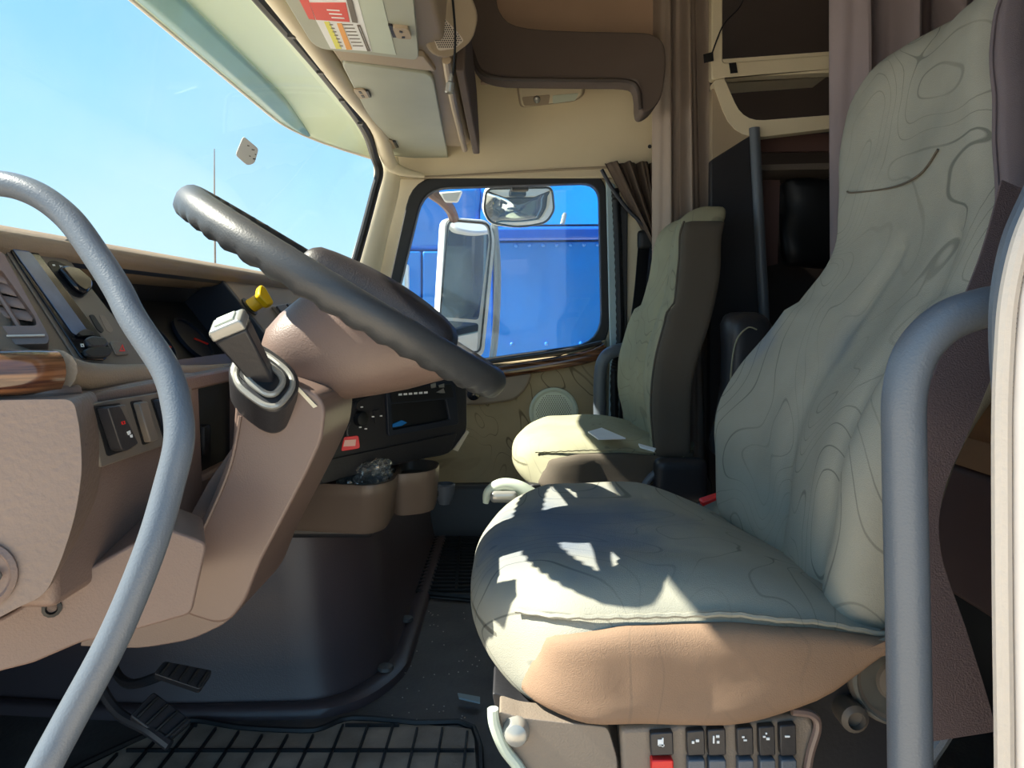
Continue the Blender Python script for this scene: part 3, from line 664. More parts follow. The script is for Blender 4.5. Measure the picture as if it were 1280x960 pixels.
for i, (x, w) in enumerate([(825, 28), (867, 22), (893, 22), (928, 20), (955, 20), (981, 20)]):
    rk1 = obj('rocker_switch', slab(PB4, rp([(x-w/2, 911-(x-825)*.06), (x+w/2, 909-(x-825)*.06), (x+w/2+1, 938), (x-w/2+1, 939)], 2, 2), 0, .008), 'dark', pn, bevel=.0015)
    bm = bmesh.new(); X = x-1; Y_ = 922-(x-825)*.05
    for (a, b, c, d) in [((-4, -4, 1, 3), (1, -6, 3, 5), (-3, 2, 4, 4)), ((-4, 0, -1, 3), (1, -2, 5, 1)), ((-4, -5, -2, 4), (0, -6, 4, -3), (1, 1, 4, 4)), ((-3, -3, 0, -1), (-1, 1, 3, 3)), ((-4, -2, -1, 0), (0, 0, 4, 3), (-1, -6, 1, -4)), ((-3, -1, 3, 1),)][i] and [(q+(0,)*0)[:4] for q in [((-4, -4, 1, 3), (1, -6, 3, 5), (-3, 2, 4, 4)), ((-4, 0, -1, 3), (1, -2, 5, 1)), ((-4, -5, -2, 4), (0, -6, 4, -3), (1, 1, 4, 4)), ((-3, -3, 0, -1), (-1, 1, 3, 3)), ((-4, -2, -1, 0), (0, 0, 4, 3), (-1, -6, 1, -4)), ((-3, -1, 3, 1),)][i]]:
        slab(PB4, [(X+a, Y_+b), (X+c, Y_+b), (X+c, Y_+d), (X+a, Y_+d)], .008, .0088, bm)
    obj('icon', bm, 'paper', rk1)
    obj('lower_key', slab(PB4, rp([(x-w/2+1, 943), (x+w/2, 942), (x+w/2+1, 985), (x-w/2+2, 985)], 2, 2), 0, .010), 'red' if i == 0 else 'bar', rk1, bevel=.0015)
# pale armrest lever on far side of the driver cushion
lv = thing('seat_lever', 'pale green lever with oval button beyond the front of the driver seat', 'lever', P(635, 635, 1.26))
obj('handle', tube([P(607, 629, 1.26), P(611, 615, 1.26), P(626, 606, 1.26), P(645, 608, 1.26), P(662, 618, 1.26), P(690, 640, 1.26)], [.005, .009, .011, .012, .014, .016], 12), 'pale', lv)
obj('button', rbox((.024, .008, .010), .0075, (8, 4, 5), c=P(630, 621, 1.245)), 'silver', lv)
obj('stem', tube([P(640, 616, 1.26), P(652, 640, 1.26), P(660, 700, 1.26)], .012, 10), 'pale', lv)
# buckle
bu = thing('belt_buckle', 'black belt buckle with red release button between the seats', 'buckle', P(900, 690, 1.27))
R = Matrix.Rotation(math.radians(-18), 3, 'Y')
obj('housing', box(P(896, 650, 1.26), (.05, .03, .07), R), 'black', bu, bevel=.005)
obj('release_button', box(P(891, 624, 1.255), (.044, .024, .012), R), 'red', bu, bevel=.003)
obj('stalk', tube([P(903, 670, 1.26), P(925, 700, 1.26), P(945, 740, 1.26)], .014, 8), 'bar', bu)
# papers on passenger seat
pp = thing('folded_papers', 'white folded papers lying on the passenger seat cushion', 'papers', P(765, 548, 1.86))
PPp = Pl((.25, 1.86, .437), (0, -.03, 1))
obj('sheet', slab(PPp, [(735, 541), (752, 536), (782, 549), (748, 550)], 0, .003), 'paper', pp)
obj('sheet', slab(Pl((.3, 1.75, .43), (.05, -.05, 1)), [(798, 556), (820, 562), (818, 565), (800, 560)], 0, .003), 'paper', pp)
wr_ = obj('candy_wrapper', strip([P(703, 546, 1.80), P(715, 543, 1.80), P(728, 545, 1.81), P(738, 544, 1.81)], [.01, .012, .006, .004], .004, (0, 0, 1)), 'tan')
tag(wr_, 'thin brown wrapper lying beside the papers on the passenger seat', 'wrapper')
bkd = [c for c in ds.children if c.name.startswith('backrest')][0]
obj('seam', tube([dbp(-.0675, y, z) for y, z in ((.175, .882), (.147, .877), (.043, .870), (-.058, .873), (-.124, .893))], .0014, 6), 'clothd', bkd)
# passenger seat recliner base
pr = obj('base_shell', slab(YP(1.63), rp([(700, 606), (830, 575), (870, 578), (895, 605), (900, 700), (660, 700), (660, 610)], 8, 3), -.38, -.03), 'black', ps, bevel=.01)
obj('recliner_cover', rbox((.06, .02, .05), .018, (10, 5, 8), c=P(850, 600, 1.60)), 'dark', ps)
obj('recliner_arm', tube([P(790, 640, 1.6), P(810, 600, 1.6), P(840, 580, 1.6), P(868, 585, 1.6)], .008, 8), 'bar', ps)

# driver belt
db = thing('driver_seat_belt', 'brown seat belt strap hanging beside the driver backrest behind the grab bar', 'seat belt', P(1200, 900, .62))
obj('strap', strip([P(1285, 240, .66), P(1258, 330, .64), P(1222, 420, .62), P(1183, 520, .60), P(1158, 610, .60), P(1160, 690, .60), P(1180, 790, .60), P(1196, 880, .60), P(1202, 920, .60)],
    [.052, .048, .046, .042, .028, .020, .036, .052, .056], .0025, (0, -1, .15)), 'belt', db)
obj('anchor', tube([P(1196, 840, .64), P(1190, 900, .64), P(1160, 950, .64)], .006, 8), 'bar', db)
obj('reel_cover', slab(YP(.66), [(1262, 300), (1330, 200), (1330, 420), (1225, 420)], -.04, 0), 'darkb', db, bevel=.01)
# grab bars
def gb(name, pts, r, label):
    t = thing(name, label, 'grab bar', pts[-1]); obj('rail', tube(pts, r, 24, sm=8, up=(0, 1, 0)), 'bar', t); return t
gb('grab_bar', [P(-110, 262, .66), P(-60, 240, .65), P(-10, 229, .64), P(40, 240, .635), P(85, 272, .63), P(122, 322, .62), P(148, 363, .61), P(167, 400, .60), P(206, 460, .585), P(220, 503, .575), P(224, 550, .565), P(210, 612, .555), P(186, 691, .54), P(142, 797, .525), P(87, 900, .51), P(55, 960, .50), P(5, 1060, .49)], .0114,
   'smooth blue grey grab bar curving down in front of the dashboard')
gb('grab_bar', [P(1330, 380, .50), P(1270, 380, .50), P(1225, 386, .50), P(1180, 404, .50), P(1146, 440, .50), P(1131, 490, .50), P(1130, 560, .50), P(1133, 700, .50), P(1136, 850, .50), P(1139, 1060, .50)], .0142,
   'smooth grey grab bar standing upright before the driver seat backrest')
# near door aperture seal
dsl = thing('driver_door_seal', 'cream ribbed rubber door seal at the near edge of the door opening', 'door seal', P(1250, 960, .44))
def dpath(dx, Y, n=30): return [P(x+dx+5, y, Y) for x, y in ((1330, 170), (1300, 235), (1272, 300), (1256, 370), (1250, 440), (1247, 520), (1247, 640), (1248, 780), (1250, 920), (1251, 1060))]
obj('inner_lip', tube(dpath(0, .44), .0055, 10), 'sealc', dsl)
q = catmull(dpath(14, .442), 22)
obj('ribbed_core', tube(q, [.0034 if k % 2 else .0022 for k in range(len(q))], 8, sm=1), 'brown', dsl)
obj('upper_lining', tube([v+Vector((.004, .012, 0)) for v in dpath(0, .45)[:6]], [.008, .008, .008, .007, .005, .001], 10), 'bar', dsl)  # blue-grey colour and taper paint the reflection on the upper seal
struct(obj('trim_10', prism([v for v in dpath(24, .432)]+[P(1700, 1060, .432), P(1700, 170, .432)], (0, .03, 0)), 'bbody', bevel=.006, seg=3), 'white door frame edge beside the ribbed seal', 'trim')

# ================================================================= DASHBOARD
T = Vector((-.518, 0, .770)); B = Vector((-.42, 0, .645)); d_ = (B-T).normalized(); nA = Vector((-d_.z, 0, d_.x)).normalized()
PA = Pl((-.42, 0, .645), nA); PA = Pl((-.42, 0, .645), nA if nA.x > 0 else -nA)
dash = thing('dashboard', 'brown moulded truck dashboard with wood trim, switches and instrument hood', 'dashboard', (-.55, 1.2, .3))
# face of the dash with hole for the instruments
gh = [(88, 326), (252, 362), (292, 466), (184, 462)]
rch = rp(gh, 3, 3)
# left part of face
def DP(s, Y, h=0.): return Vector((T.x, Y, T.z))+Vector((B.x-T.x, 0, B.z-T.z))*s+PA.n*h
bm = prism([DP(-.12, .60), DP(-.12, .832), DP(1, .832), DP(1, .60)], -PA.n*.05)
obj('left_fascia', bm, 'dashg', dash, bevel=.004)
obj('right_fascia', prism([DP(-.12, 1.285), DP(-.12, 2.27), DP(1, 2.27), DP(1, 1.285)], -PA.n*.05), 'dashg', dash, bevel=.004)
obj('core', prism([(-.56, .62, .76), (-.60, .62, .70), (-.60, .62, .30), (-.95, .62, .30), (-.95, .62, .70), (-.85, .62, .74)], (0, 1.66, 0)), 'dark', dash)
# brow
brw = [(-.60, .775), (-.545, .795), (-.522, .793), (-.508, .783), (-.506, .772), (-.516, .757), (-.53, .752), (-.60, .745)]
obj('brow', prism([(x, .585, z) for x, z in brw]+[], (0, 1.69, 0)), 'brow', dash, bevel=.004, seg=3)
obj('dash_top', prism([(-.595, .585, .772), (-.97, .585, .735), (-.97, .585, .69), (-.595, .585, .745)], (0, 1.69, 0)), 'brow', dash)
# instrument hood
ih = obj('instrument_hood', prism([(-.60, .832, .75), (-.515, .832, .757), (-.512, .832, .762), (-.60, .832, .775)], (0, .453, 0)), 'navy', dash)
obj('hood_side', prism([DP(-.02, 1.272), DP(1, 1.272), DP(1, 1.272, -.11), DP(-.02, 1.272, -.11)], (0, .014, 0)), 'navy', dash, bevel=.002)
obj('hood_side', prism([DP(-.02, .828), DP(1, .828), DP(1, .828, -.11), DP(-.02, .828, -.11)], (0, .008, 0)), 'panel', dash)
clu = obj('gauge_cluster', prism([DP(.0, .836, -.075), DP(1.0, .836, -.075), DP(1, 1.272, -.075), DP(0, 1.272, -.075)], -PA.n*.02), 'black', dash)
for Yg in (.93, 1.05, 1.18):
    cgg = DP(.52, Yg, -.073); gg = obj('gauge', lathe(cgg, PA.n, [(.044, 0), (.044, .006), (.040, .006), (.040, .002)], 28), 'navy', clu)
    obj('needle', tube([cgg+PA.n*.005, cgg+PA.n*.005+Vector((.01, .028, -.01))], .0016, 6, sm=1), 'red', gg)
obj('cluster_shelf', prism([DP(1, .83), DP(1, 1.29), DP(1, 1.29, -.11), DP(1, .83, -.11)], (.004, 0, -.02)), 'panel', dash)
def slc(px, h0, h1, bm=None): return slab(PA, px, h0*.45, h1*.45, bm)
# climate panel (near left)
cp = obj('climate_panel', slc(rp([(-2, 303), (20, 305), (78, 321), (186, 458), (98, 459), (60, 400)], [3, 10, 8, 3, 8, 2], 3), 0, .006), 'panel', dash, bevel=.002)
obj('display_bezel', slc(rp([(4, 309), (32, 309), (42, 318), (134, 440), (128, 454), (98, 452)], [4, 5, 5, 4, 5, 5], 3), .006, .012), 'blackg', cp, bevel=.002)
obj('display', slc(rp([(8, 313), (24, 312), (36, 324), (106, 421), (90, 424), (84, 420)], 3, 3), .012, .0145), 'bluescr', cp, bevel=.001)
obj('knob_seat', slc(rp([(56, 329), (66, 328), (82, 335), (108, 368), (100, 375), (88, 372), (62, 342)], 4, 3), .006, .008), 'black', cp)
obj('selector_knob', slc(rp([(66, 341), (72, 338), (88, 341), (107, 357), (108, 366), (100, 374), (86, 365)], 5, 4), .008, .026), 'blackg', cp, bevel=.005, seg=3)
bm = slc([(62, 333), (65, 333), (66, 335), (63, 335)], .008, .0085); slc([(71, 334), (75, 335), (76, 337), (72, 337)], .008, .0085, bm)
obj('knob_marks', bm, 'paper', cp)
obj('thumb_wheel', slc(rp([(96, 431), (104, 427), (122, 429), (127, 437), (122, 441), (104, 441)], 4, 3), .012, .024), 'dark', cp, bevel=.004)
obj('thumb_wheel', slc(rp([(94, 446), (104, 440), (128, 440), (133, 447), (126, 453), (104, 454)], 4, 3), .012, .022), 'black', cp, bevel=.004)
obj('slide_button', slc(rp([(88, 423), (98, 418), (108, 422), (109, 426), (92, 427)], 3, 3), .0145, .022), 'black', cp, bevel=.002)
obj('dimmer_slot', slc(rp([(108, 396), (114, 396), (127, 416), (124, 419), (118, 414)], 2, 2), .006, .0085), 'black', cp)
obj('blank_button', slc(rp([(121, 396), (128, 397), (139, 415), (136, 419), (130, 415)], 2, 2), .006, .0075), 'dashg', cp, bevel=.001)
hz_ = obj('hazard_button', slc(rp([(133, 430), (150, 430), (158, 446), (141, 447)], 2, 2), .006, .012), 'panel', cp, bevel=.0015)
obj('hazard_symbol', ringslab(PA, [(148, 434), (151.5, 443), (144, 443)], [(147.9, 436.5), (149.6, 441.6), (145.6, 441.6)], 0.0054, .0058), 'red', hz_)
obj('small_mark', ringslab(PA, [(95, 434), (99, 434), (100, 438), (96, 438)], [(96, 435), (98, 435), (99, 437), (97, 437)], 0.0054, .0058), 'paper', cp)
# small grey panel right of climate panel top
obj('hood_lever', slab(PA, rp([(68, 308), (84, 304), (112, 306), (112, 323), (66, 316)], 4, 3), .0, .014), 'panel', dash, bevel=.004)
lab(obj('warning_lamp', slab(PA, rp([(166, 436), (176, 440), (182, 456), (172, 456)], 2, 2), -.03, -.02), 'yellow', dash), 'yellow lit tell tale beside the hazard button')
# air vent at far left: frame + louvres
PVt = Pl(P(30, 380, .665), (.50, -.74, .45))
vt = obj('air_vent', ringslab(PVt, rp([(-80, 300), (4, 318), (62, 424), (60, 432), (-80, 436)], 4, 3), rp([(-78, 340), (2, 340), (44, 400), (46, 409), (-78, 410)], 4, 3), -.03, .004), 'brown', dash, bevel=.003)
obj('vent_cavity', slab(PVt, [(-80, 330), (4, 330), (50, 415), (-80, 415)], -.03, -.024), 'black', vt)
for y in (349, 362, 377, 392):
    obj('louver', tube([PVt(-60, y+2, -.006), PVt(-20, y-1, -.006), PVt(0, y-2, -.006), PVt(20+(y-349)*.5, y+4, -.006)], .005, 8, up=PVt.n, flat=.35), 'brown', vt)
obj('louver_bar', tube([PVt(-14, 350, 0), PVt(6, 380, 0), PVt(24, 409, 0)], .0022, 6), 'brown', vt)
obj('vent_thumb_slide', tube([PVt(8, 420, .006), PVt(56, 419, .006)], .0011, 6, sm=1), 'sealc', vt)
# wood roll
obj('wood_trim', tube([P(-80, 470, .575), P(-20, 467, .59), P(30, 466, .605), P(66, 465, .625)], [.022, .020, .0195, .019], 16), 'wood', dash)
obj('wood_trim', tube([P(66, 465, .628), P(84, 468, .655), P(110, 472, .695), P(150, 472, .765), P(190, 470, .83), P(240, 468, .94), P(300, 462, 1.1), P(360, 452, 1.3), P(430, 440, 1.6)], [.020, .016, .0145, .014, .014, .012, .011, .011, .011], 16), 'brow', dash)
# lower fascia facing rearwards
PF = Pl((-.385, 0, 0), (1, 0, .04))
def fx(z): return -.385-.04*z+.022
obj('lower_fascia', prism([(fx(.63), .60, .63), (fx(.63), .895, .63), (fx(.44), .895, .455), (fx(.44), .60, .455)], (-.12, 0, 0)), 'brown', dash, bevel=.008, seg=3)
obj('fascia_strip', prism([(-.385, .64, .628), (-.385, 1.02, .628), (-.385, 1.02, .610), (-.385, .64, .610)], (-.1, 0, 0)), 'brown', dash, bevel=.003)
# recess right of the switches
obj('open_pocket', prism([(-.40, .895, .612), (-.40, 1.02, .612), (-.40, 1.02, .50), (-.40, .895, .50)], (-.02, 0, 0)), 'black', dash)
obj('pocket_frame', prism([(-.385, 1.02, .63), (-.385, 1.3, .63), (-.385, 1.3, .35), (-.385, 1.02, .35)], (-.1, 0, 0)), 'brown', dash, bevel=.006)
obj('pocket_bottom', prism([(-.385, .88, .50), (-.385, 1.04, .50), (-.385, 1.04, .36), (-.385, .88, .36)], (-.1, 0, 0)), 'brown', dash, bevel=.006)
obj('wire_plug', rbox((.01, .012, .02), .006, (4, 4, 5), c=P(252, 550, .93)), 'black', dash)
PFs = Pl((-.379, 0, .59), (1, 0, .05))
sw = obj('switch_panel', slab(PFs, rp([(106, 505), (236, 484), (236, 545), (121, 585)], 3, 3), 0, .004), 'panel', dash, bevel=.0015)
for pts in ([(110, 508), (144, 504), (161, 560), (128, 571)], [(157, 502), (172, 500), (186, 552), (173, 557)], [(183, 499), (200, 496), (213, 545), (200, 551)]):
    s_ = obj('switch_well', slab(PFs, rp(pts, 3, 3), .004, .0048), 'black', sw)
r1 = obj('rocker_switch', slab(PFs, rp([(113, 510), (129, 508), (153, 555), (138, 565), (131, 563)], 2, 2), .0048, .016), 'dark', sw, bevel=.003)
r2 = obj('rocker_switch', slab(PFs, rp([(134, 508), (144, 506), (160, 556), (151, 562)], 2, 2), .0048, .010), 'panel', sw, bevel=.002)
obj('rocker_switch', slab(PFs, rp([(159, 504), (170, 502), (184, 550), (174, 554)], 2, 2), .0048, .012), 'panel', sw, bevel=.002)
obj('rocker_switch', slab(PFs, rp([(185, 500), (198, 498), (211, 543), (201, 548)], 2, 2), .0048, .012), 'navy', sw, bevel=.002)
bm = slab(PFs, [(137, 541), (141, 539), (142, 543), (139, 545)], .016, .0166); slab(PFs, [(141, 545), (144, 544), (144.5, 548), (142, 548)], .016, .0166, bm)
obj('icon', bm, 'paper', r1)
bm = ringslab(PFs, [(130, 528), (134, 527), (135, 531), (131, 532)], [(131, 528.6), (133.4, 528.2), (134, 530.6), (131.8, 531)], .016, .0166); obj('icon', bm, 'red', r1)
# knee panel at near end
PK = Pl((-.385, .60, .5), (.30, -.95, 0))
kp = [(-90, 500), (60, 497), (97, 497), (104, 530), (108, 580), (100, 640), (80, 700), (62, 738), (30, 752), (0, 768), (-90, 800)]
obj('knee_panel', slab(PK, rp(kp, [2, 10, 12, 10, 20, 30, 20, 16, 10, 10, 2], 4), -.06, .012), 'leather', dash, bevel=.014, seg=4, ang=50)
obj('ledge', tube([P(-80, 496, .59), P(0, 493, .60), P(60, 491, .615), P(96, 489, .64)], .006, 10), 'brown', dash)
sv = obj('side_vent', lathe(PK(-27, 720, .012), PK.n, [(.028, 0), (.028, .003), (.024, .005), (.022, .003)], 28), 'brown', dash)
bm = bmesh.new()
for k in range(6):
    a = k*math.pi/3; lathe(PK(-27, 720, .016)+Vector((math.cos(a)*.014, 0, math.sin(a)*.014)), PK.n, [(.0045, 0), (.0045, .001)], 8, bm)
obj('vent_holes', bm, 'black', sv)
# lower lip
PLp = Pl((-.40, .64, .45), (.42, -.9, 0))
obj('lower_lip', slab(PLp, rp([(-90, 790), (0, 776), (40, 752), (150, 690), (205, 660), (260, 680), (240, 770), (170, 790), (100, 806), (40, 832), (0, 842), (-90, 870)], 10, 3), -.10, -.004), 'brown', dash, bevel=.012, seg=3)
obj('screw', lathe(PLp(65, 760, -.004), PLp.n, [(.008, 0), (.008, .002), (.005, .003), (.004, 0)], 12), 'black', dash)
obj('under_bowl', slab(YP(.86), rp([(120, 700), (290, 700), (312, 740), (285, 778), (240, 800), (175, 811), (100, 808)], [2, 2, 10, 14, 20, 20, 2], 4), -.12, 0), 'brown_s', dash, bevel=.02, seg=4)
# brake knob etc. on right fascia
kn = thing('parking_brake_knob', 'yellow pull knob on the cream dash face behind the lever', 'knob', PA(312, 383))
kc = PA(311, 384)
obj('stem', tube([kc-PA.n*.004, P(324, 376, 1.31)], .0135, 14, sm=1), 'yellow', kn)
obj('head', slab(Pl(P(327, 373, 1.30), (.75, -.35, .55)), rp([(322, 358), (329, 362), (340, 382), (333, 384), (320, 371)], 3, 3), -.006, .008), 'yellow', kn, bevel=.003)
obj('collar', lathe(kc, PA.n, [(.019, 0), (.019, .003), (.015, .004)], 18), 'black', kn)
swr = obj('switch_row', slab(PA, rp([(338, 384), (362, 380), (385, 400), (372, 424)], 2, 2), 0, .005), 'panel', dash, bevel=.002)
obj('rocker_switch', slab(PA, [(342, 386), (352, 384), (372, 414), (364, 416)], .005, .009), 'dark', swr)
obj('rocker_switch', slab(PA, [(355, 383), (363, 382), (381, 404), (376, 410)], .005, .009), 'dark', swr)

# ================================================================= STEERING
C = P(437, 368, .93); av = Vector((.853, 0, -.522)); nv = Vector((.522, .055, .853)).normalized(); av = (av-nv*av.dot(nv)).normalized(); bv = nv.cross(av).normalized()
if bv.y < 0: bv = -bv
stw = thing('steering_wheel', 'dark grey leather steering wheel with finger grooves above the brown column', 'steering wheel', C)
N = 144; rings = []
for i in range(N):
    a = 2*math.pi*i/N; rad = av*math.cos(a)+bv*math.sin(a); R0 = .2165
    gro = .0018*math.cos(a*44)
    ring = []
    for k in range(16):
        t = 2*math.pi*k/16; r = .0170; s = math.cos(t)
        rr = r+(gro if s < -.2 or math.sin(t) < -.5 else 0)
        ring.append(C+rad*(R0+rr*s)+nv*(rr*1.12*math.sin(t)))
    rings.append(ring)
obj('rim', loft(rings, closed=True), 'wheel', stw)
def W3(a, b, n): return C+av*a+bv*b+nv*n
def hubf(p):
    q = Vector(p); q.z += .012*(1-(p.x/.10)**2)*(1-(p.y/.085)**2) if p.z > 0 else 0
    return W3(q.x+.045, q.y, q.z+.008)
obj('hub_pad', rbox((.105, .085, .026), .022, (16, 16, 6), hubf), 'hub', stw)
for a, b in ((.0, 1), (.0, -1), (.55, 1), (.55, -1)):
    e1 = W3(.04+a*.06, b*.07, 0); ang = math.atan2(b, a*1.1); e2 = W3(.205*math.cos(ang), .205*math.sin(ang), 0)
    obj('spoke', tube([e1, e1.lerp(e2, .5), e2], [.022, .016, .014], 10, up=nv, flat=.4), 'hub', stw)
col = thing('steering_column', 'brown bowl shaped steering column shroud under the wheel', 'steering column', W3(0, 0, -.16))
tabs = [(-.012, -.03, .185, .060), (.0, -.036, .190, .070), (.02, -.042, .172, .074), (.04, -.050, .152, .075), (.065, -.058, .128, .074), (.09, -.062, .100, .071), (.113, -.056, .072, .065), (.132, -.042, .046, .054), (.145, -.022, .026, .038), (.150, -.008, .012, .018)]
rings = []
for t, a0, a1, hb in tabs:
    ca = (a0+a1)/2; ha = (a1-a0)/2; ring = []
    for k in range(40):
        th = 2*math.pi*k/40; c, s = math.cos(th), math.sin(th)
        ring.append(W3(ca+ha*math.copysign(abs(c)**.75, c), hb*math.copysign(abs(s)**.75, s), -t))
    rings.append(ring)
shr = obj('shroud', loft(rings), 'brown', col, ang=70)
obj('screw_hole', lathe(P(453, 443, .858), (0, -1, -.1), [(.0075, -.006), (.0075, .002), (.005, .002), (.005, -.002)], 14), 'black', shr)
obj('collar', lathe(W3(.02, 0, -.02), nv, [(.055, 0), (.05, .02), (.045, .035)], 24), 'dark', col)
# knee column box with shift lever
sc = thing('shift_lever_console', 'brown slanted lever housing running down from the steering column', 'console', P(260, 780, .9))
prf = [(296, 470), (330, 470), (365, 480), (398, 492), (407, 510), (403, 548), (384, 590), (354, 648), (324, 705), (306, 752), (288, 776), (270, 780), (240, 771), (206, 756), (222, 712), (262, 630), (290, 560)]
obj('housing', slab(YP(.80), rp(prf, 12, 3), -.14, 0), 'brown_s', sc, bevel=.016, seg=4, ang=60)
prf2 = [(262, 600), (290, 560), (300, 560), (300, 700), (215, 760), (180, 742), (214, 690), (240, 640)]
obj('side_housing', slab(YP(.83), rp(prf2, 8, 3), -.2, 0), 'brown', sc, bevel=.008, seg=3)
obj('seam', tube([P(300, 520, .798), P(288, 580, .798), P(264, 640, .798), P(232, 705, .798), P(207, 754, .798)], .0022, 6), 'brown', sc)
lab(obj('clip', box(P(207, 757, .795), (.012, .006, .008), Matrix.Rotation(.6, 3, 'Y')), 'chrome', sc, bevel=.001), 'small shiny clip at the foot of the housing seam')
lab(obj('shoulder_mark', slab(YP(.7985), [(368, 484), (374, 484), (397, 508), (392, 510)], 0, .0008), 'cream', sc), 'pale mark on the housing shoulder')  # narrow cream patch on the housing shoulder
PBt = Pl(P(330, 478, .80), (.22, -.66, .72))
def ringpx(cx, cy, rx, ry, rot, sq=.7, n=28):
    out = []
    for k in range(n):
        t = 2*math.pi*k/n; c, s = math.cos(t), math.sin(t); x = rx*math.copysign(abs(c)**sq, c); y = ry*math.copysign(abs(s)**sq, s)
        out.append((cx+x*math.cos(rot)-y*math.sin(rot), cy+x*math.sin(rot)+y*math.cos(rot)))
    return out
rot = math.radians(38)
bt = obj('boot_base', slab(PBt, ringpx(330, 478, 44, 33, rot), -.035, .012), 'dark', sc, bevel=.006, seg=3)
obj('boot_ring', tube([PBt(x, y, .012) for x, y in ringpx(330, 474, 36, 27, rot)], .0034, 8, closed=True, sm=2), 'silver', sc)
obj('boot_well', slab(PBt, ringpx(330, 474, 34, 25, rot), .012, .0135), 'black', sc)
obj('boot_ring', tube([PBt(x, y, .016) for x, y in ringpx(331, 472, 23, 16, rot)], .0036, 8, closed=True, sm=2), 'silver', sc)
lvr = thing('shift_lever', 'black lever with silver tipped grip rising from the ringed boot', 'lever', P(335, 478, .80))
A_ = P(333, 477, .795); B_ = P(290, 412, .76); ax = (B_-A_).normalized(); sx_ = Vector((0, -1, 0)).cross(ax).normalized()
def bar4(p, w, d): yy = ax.cross(sx_); return [p+sx_*w+yy*d, p-sx_*w+yy*d, p-sx_*w-yy*d, p+sx_*w-yy*d]
obj('stem', loft([bar4(A_, .011, .010), bar4(A_.lerp(B_, .5), .0145, .012), bar4(B_, .0185, .014)]), 'dark', lvr, bevel=.003)
obj('grip', loft([bar4(B_, .0185, .015), bar4(B_+ax*.010, .0185, .015), bar4(B_+ax*.013, .016, .013)]), 'silver', lvr, bevel=.003, seg=3)
obj('button', loft([bar4(B_+ax*.012, .011, .009), bar4(B_+ax*.0155, .0105, .0085)]), 'pale', lvr, bevel=.001)

# ================================================================= CENTRE STACK
PC = Pl(P(430, 568, 1.2), (.819, -.573, 0))
cs_ = thing('center_console', 'black centre dash console with buttons and an open radio slot', 'console', PC(500, 590))
obj('body', slab(PC, rp([(410, 455), (575, 455), (583, 475), (584, 540), (562, 568), (520, 575), (400, 606)], [2, 6, 6, 10, 12, 8, 2], 4), -.16, 0), 'dark', cs_, bevel=.008, seg=3)
lab(obj('edge_highlight_strip', slab(PC, [(583, 538), (585, 540), (571, 564), (566, 562)], 0, .003), 'cream', cs_), 'highlight painted as a cream strip on the lower corner of the console')  # cream sliver stands in for a highlight along the console edge
obj('lower_door', slab(PC, rp([(400, 576), (570, 541), (560, 566), (520, 574), (400, 604)], 3, 3), 0, .004), 'dark', cs_, bevel=.002)
rd = obj('radio_slot', ringslab(PC, rp([(480, 478), (566, 476), (571, 530), (483, 545)], 3, 3), rp([(486, 505), (555, 499), (560, 524), (488, 537)], 2, 3), 0, .006), 'navy', cs_, bevel=.0015)
obj('slot_cavity', slab(PC, [(484, 502), (557, 496), (561, 526), (487, 539)], .0002, .001), 'black', rd)
obj('button_strip', slab(PC, [(484, 487), (560, 480), (563, 496), (486, 503)], .006, .008), 'black', rd)
for k in range(6):
    x = 496+k*6.4; y = 493-k*.5; obj('key_mark', slab(PC, [(x-2, y-1.3), (x+2.3, y-1.6), (x+2.3, y+1), (x-2, y+1.2)], .008, .0086), 'paper', rd)
for px in ([(534, 480), (540, 478), (541, 484), (535, 485)], [(544, 481), (551, 479), (551, 484), (545, 484)], [(541, 490), (550, 485), (552, 491), (546, 491)]): obj('key_mark', slab(PC, px, .008, .009), 'silver', rd)
lab(obj('blue_wrapper', slab(PC, [(489, 530), (500, 525), (507, 528), (500, 532), (489, 534)], .002, .004), mat('bright_blue', (30, 120, 200), .4), rd), 'scrap of blue in the open slot')
bp2 = obj('button_panel', slab(PC, rp([(428, 505), (474, 492), (478, 540), (432, 552)], 3, 3), 0, .003), 'dark', cs_)
obj('dial', lathe(PC(449, 523, .003), PC.n, [(.013, 0), (.012, .010), (.008, .012)], 18), 'black', bp2)
obj('dial', lathe(PC(447, 507, .003), PC.n, [(.009, 0), (.008, .006)], 16), 'dark', bp2)
obj('rocker_switch', slab(PC, rp([(464, 513), (472, 511), (473, 528), (466, 530)], 2, 2), .003, .007), 'dark', bp2)
bm = bmesh.new()
for x, y in ((445, 508), (449, 519), (459, 520), (469, 519), (450, 535), (443, 533)): slab(PC, [(x-1.5, y-.6), (x+1.5, y-.8), (x+1.5, y+.8), (x-1.5, y+.9)], .014, .0145, bm)
obj('icon', bm, 'paper', bp2)
# red key tag
kt = thing('key_tag', 'red key tag with pale label hanging beside the column housing', 'key tag', P(438, 565, 1.1))
PKt = Pl(P(438, 553, 1.15), (.25, -1, .1))
obj('tag', slab(PKt, rp([(430, 546), (448, 544), (450, 560), (426, 564)], 3, 3), 0, .005), 'red', kt, bevel=.0015)
obj('label', slab(PKt, [(431, 550), (445, 549), (444, 557), (429, 558)], .005, .0056), 'pink', kt)
obj('ring', tube([P(436, 548, 1.15), P(434, 538, 1.16), PC(438, 528)], .0012, 6), 'silver', kt)
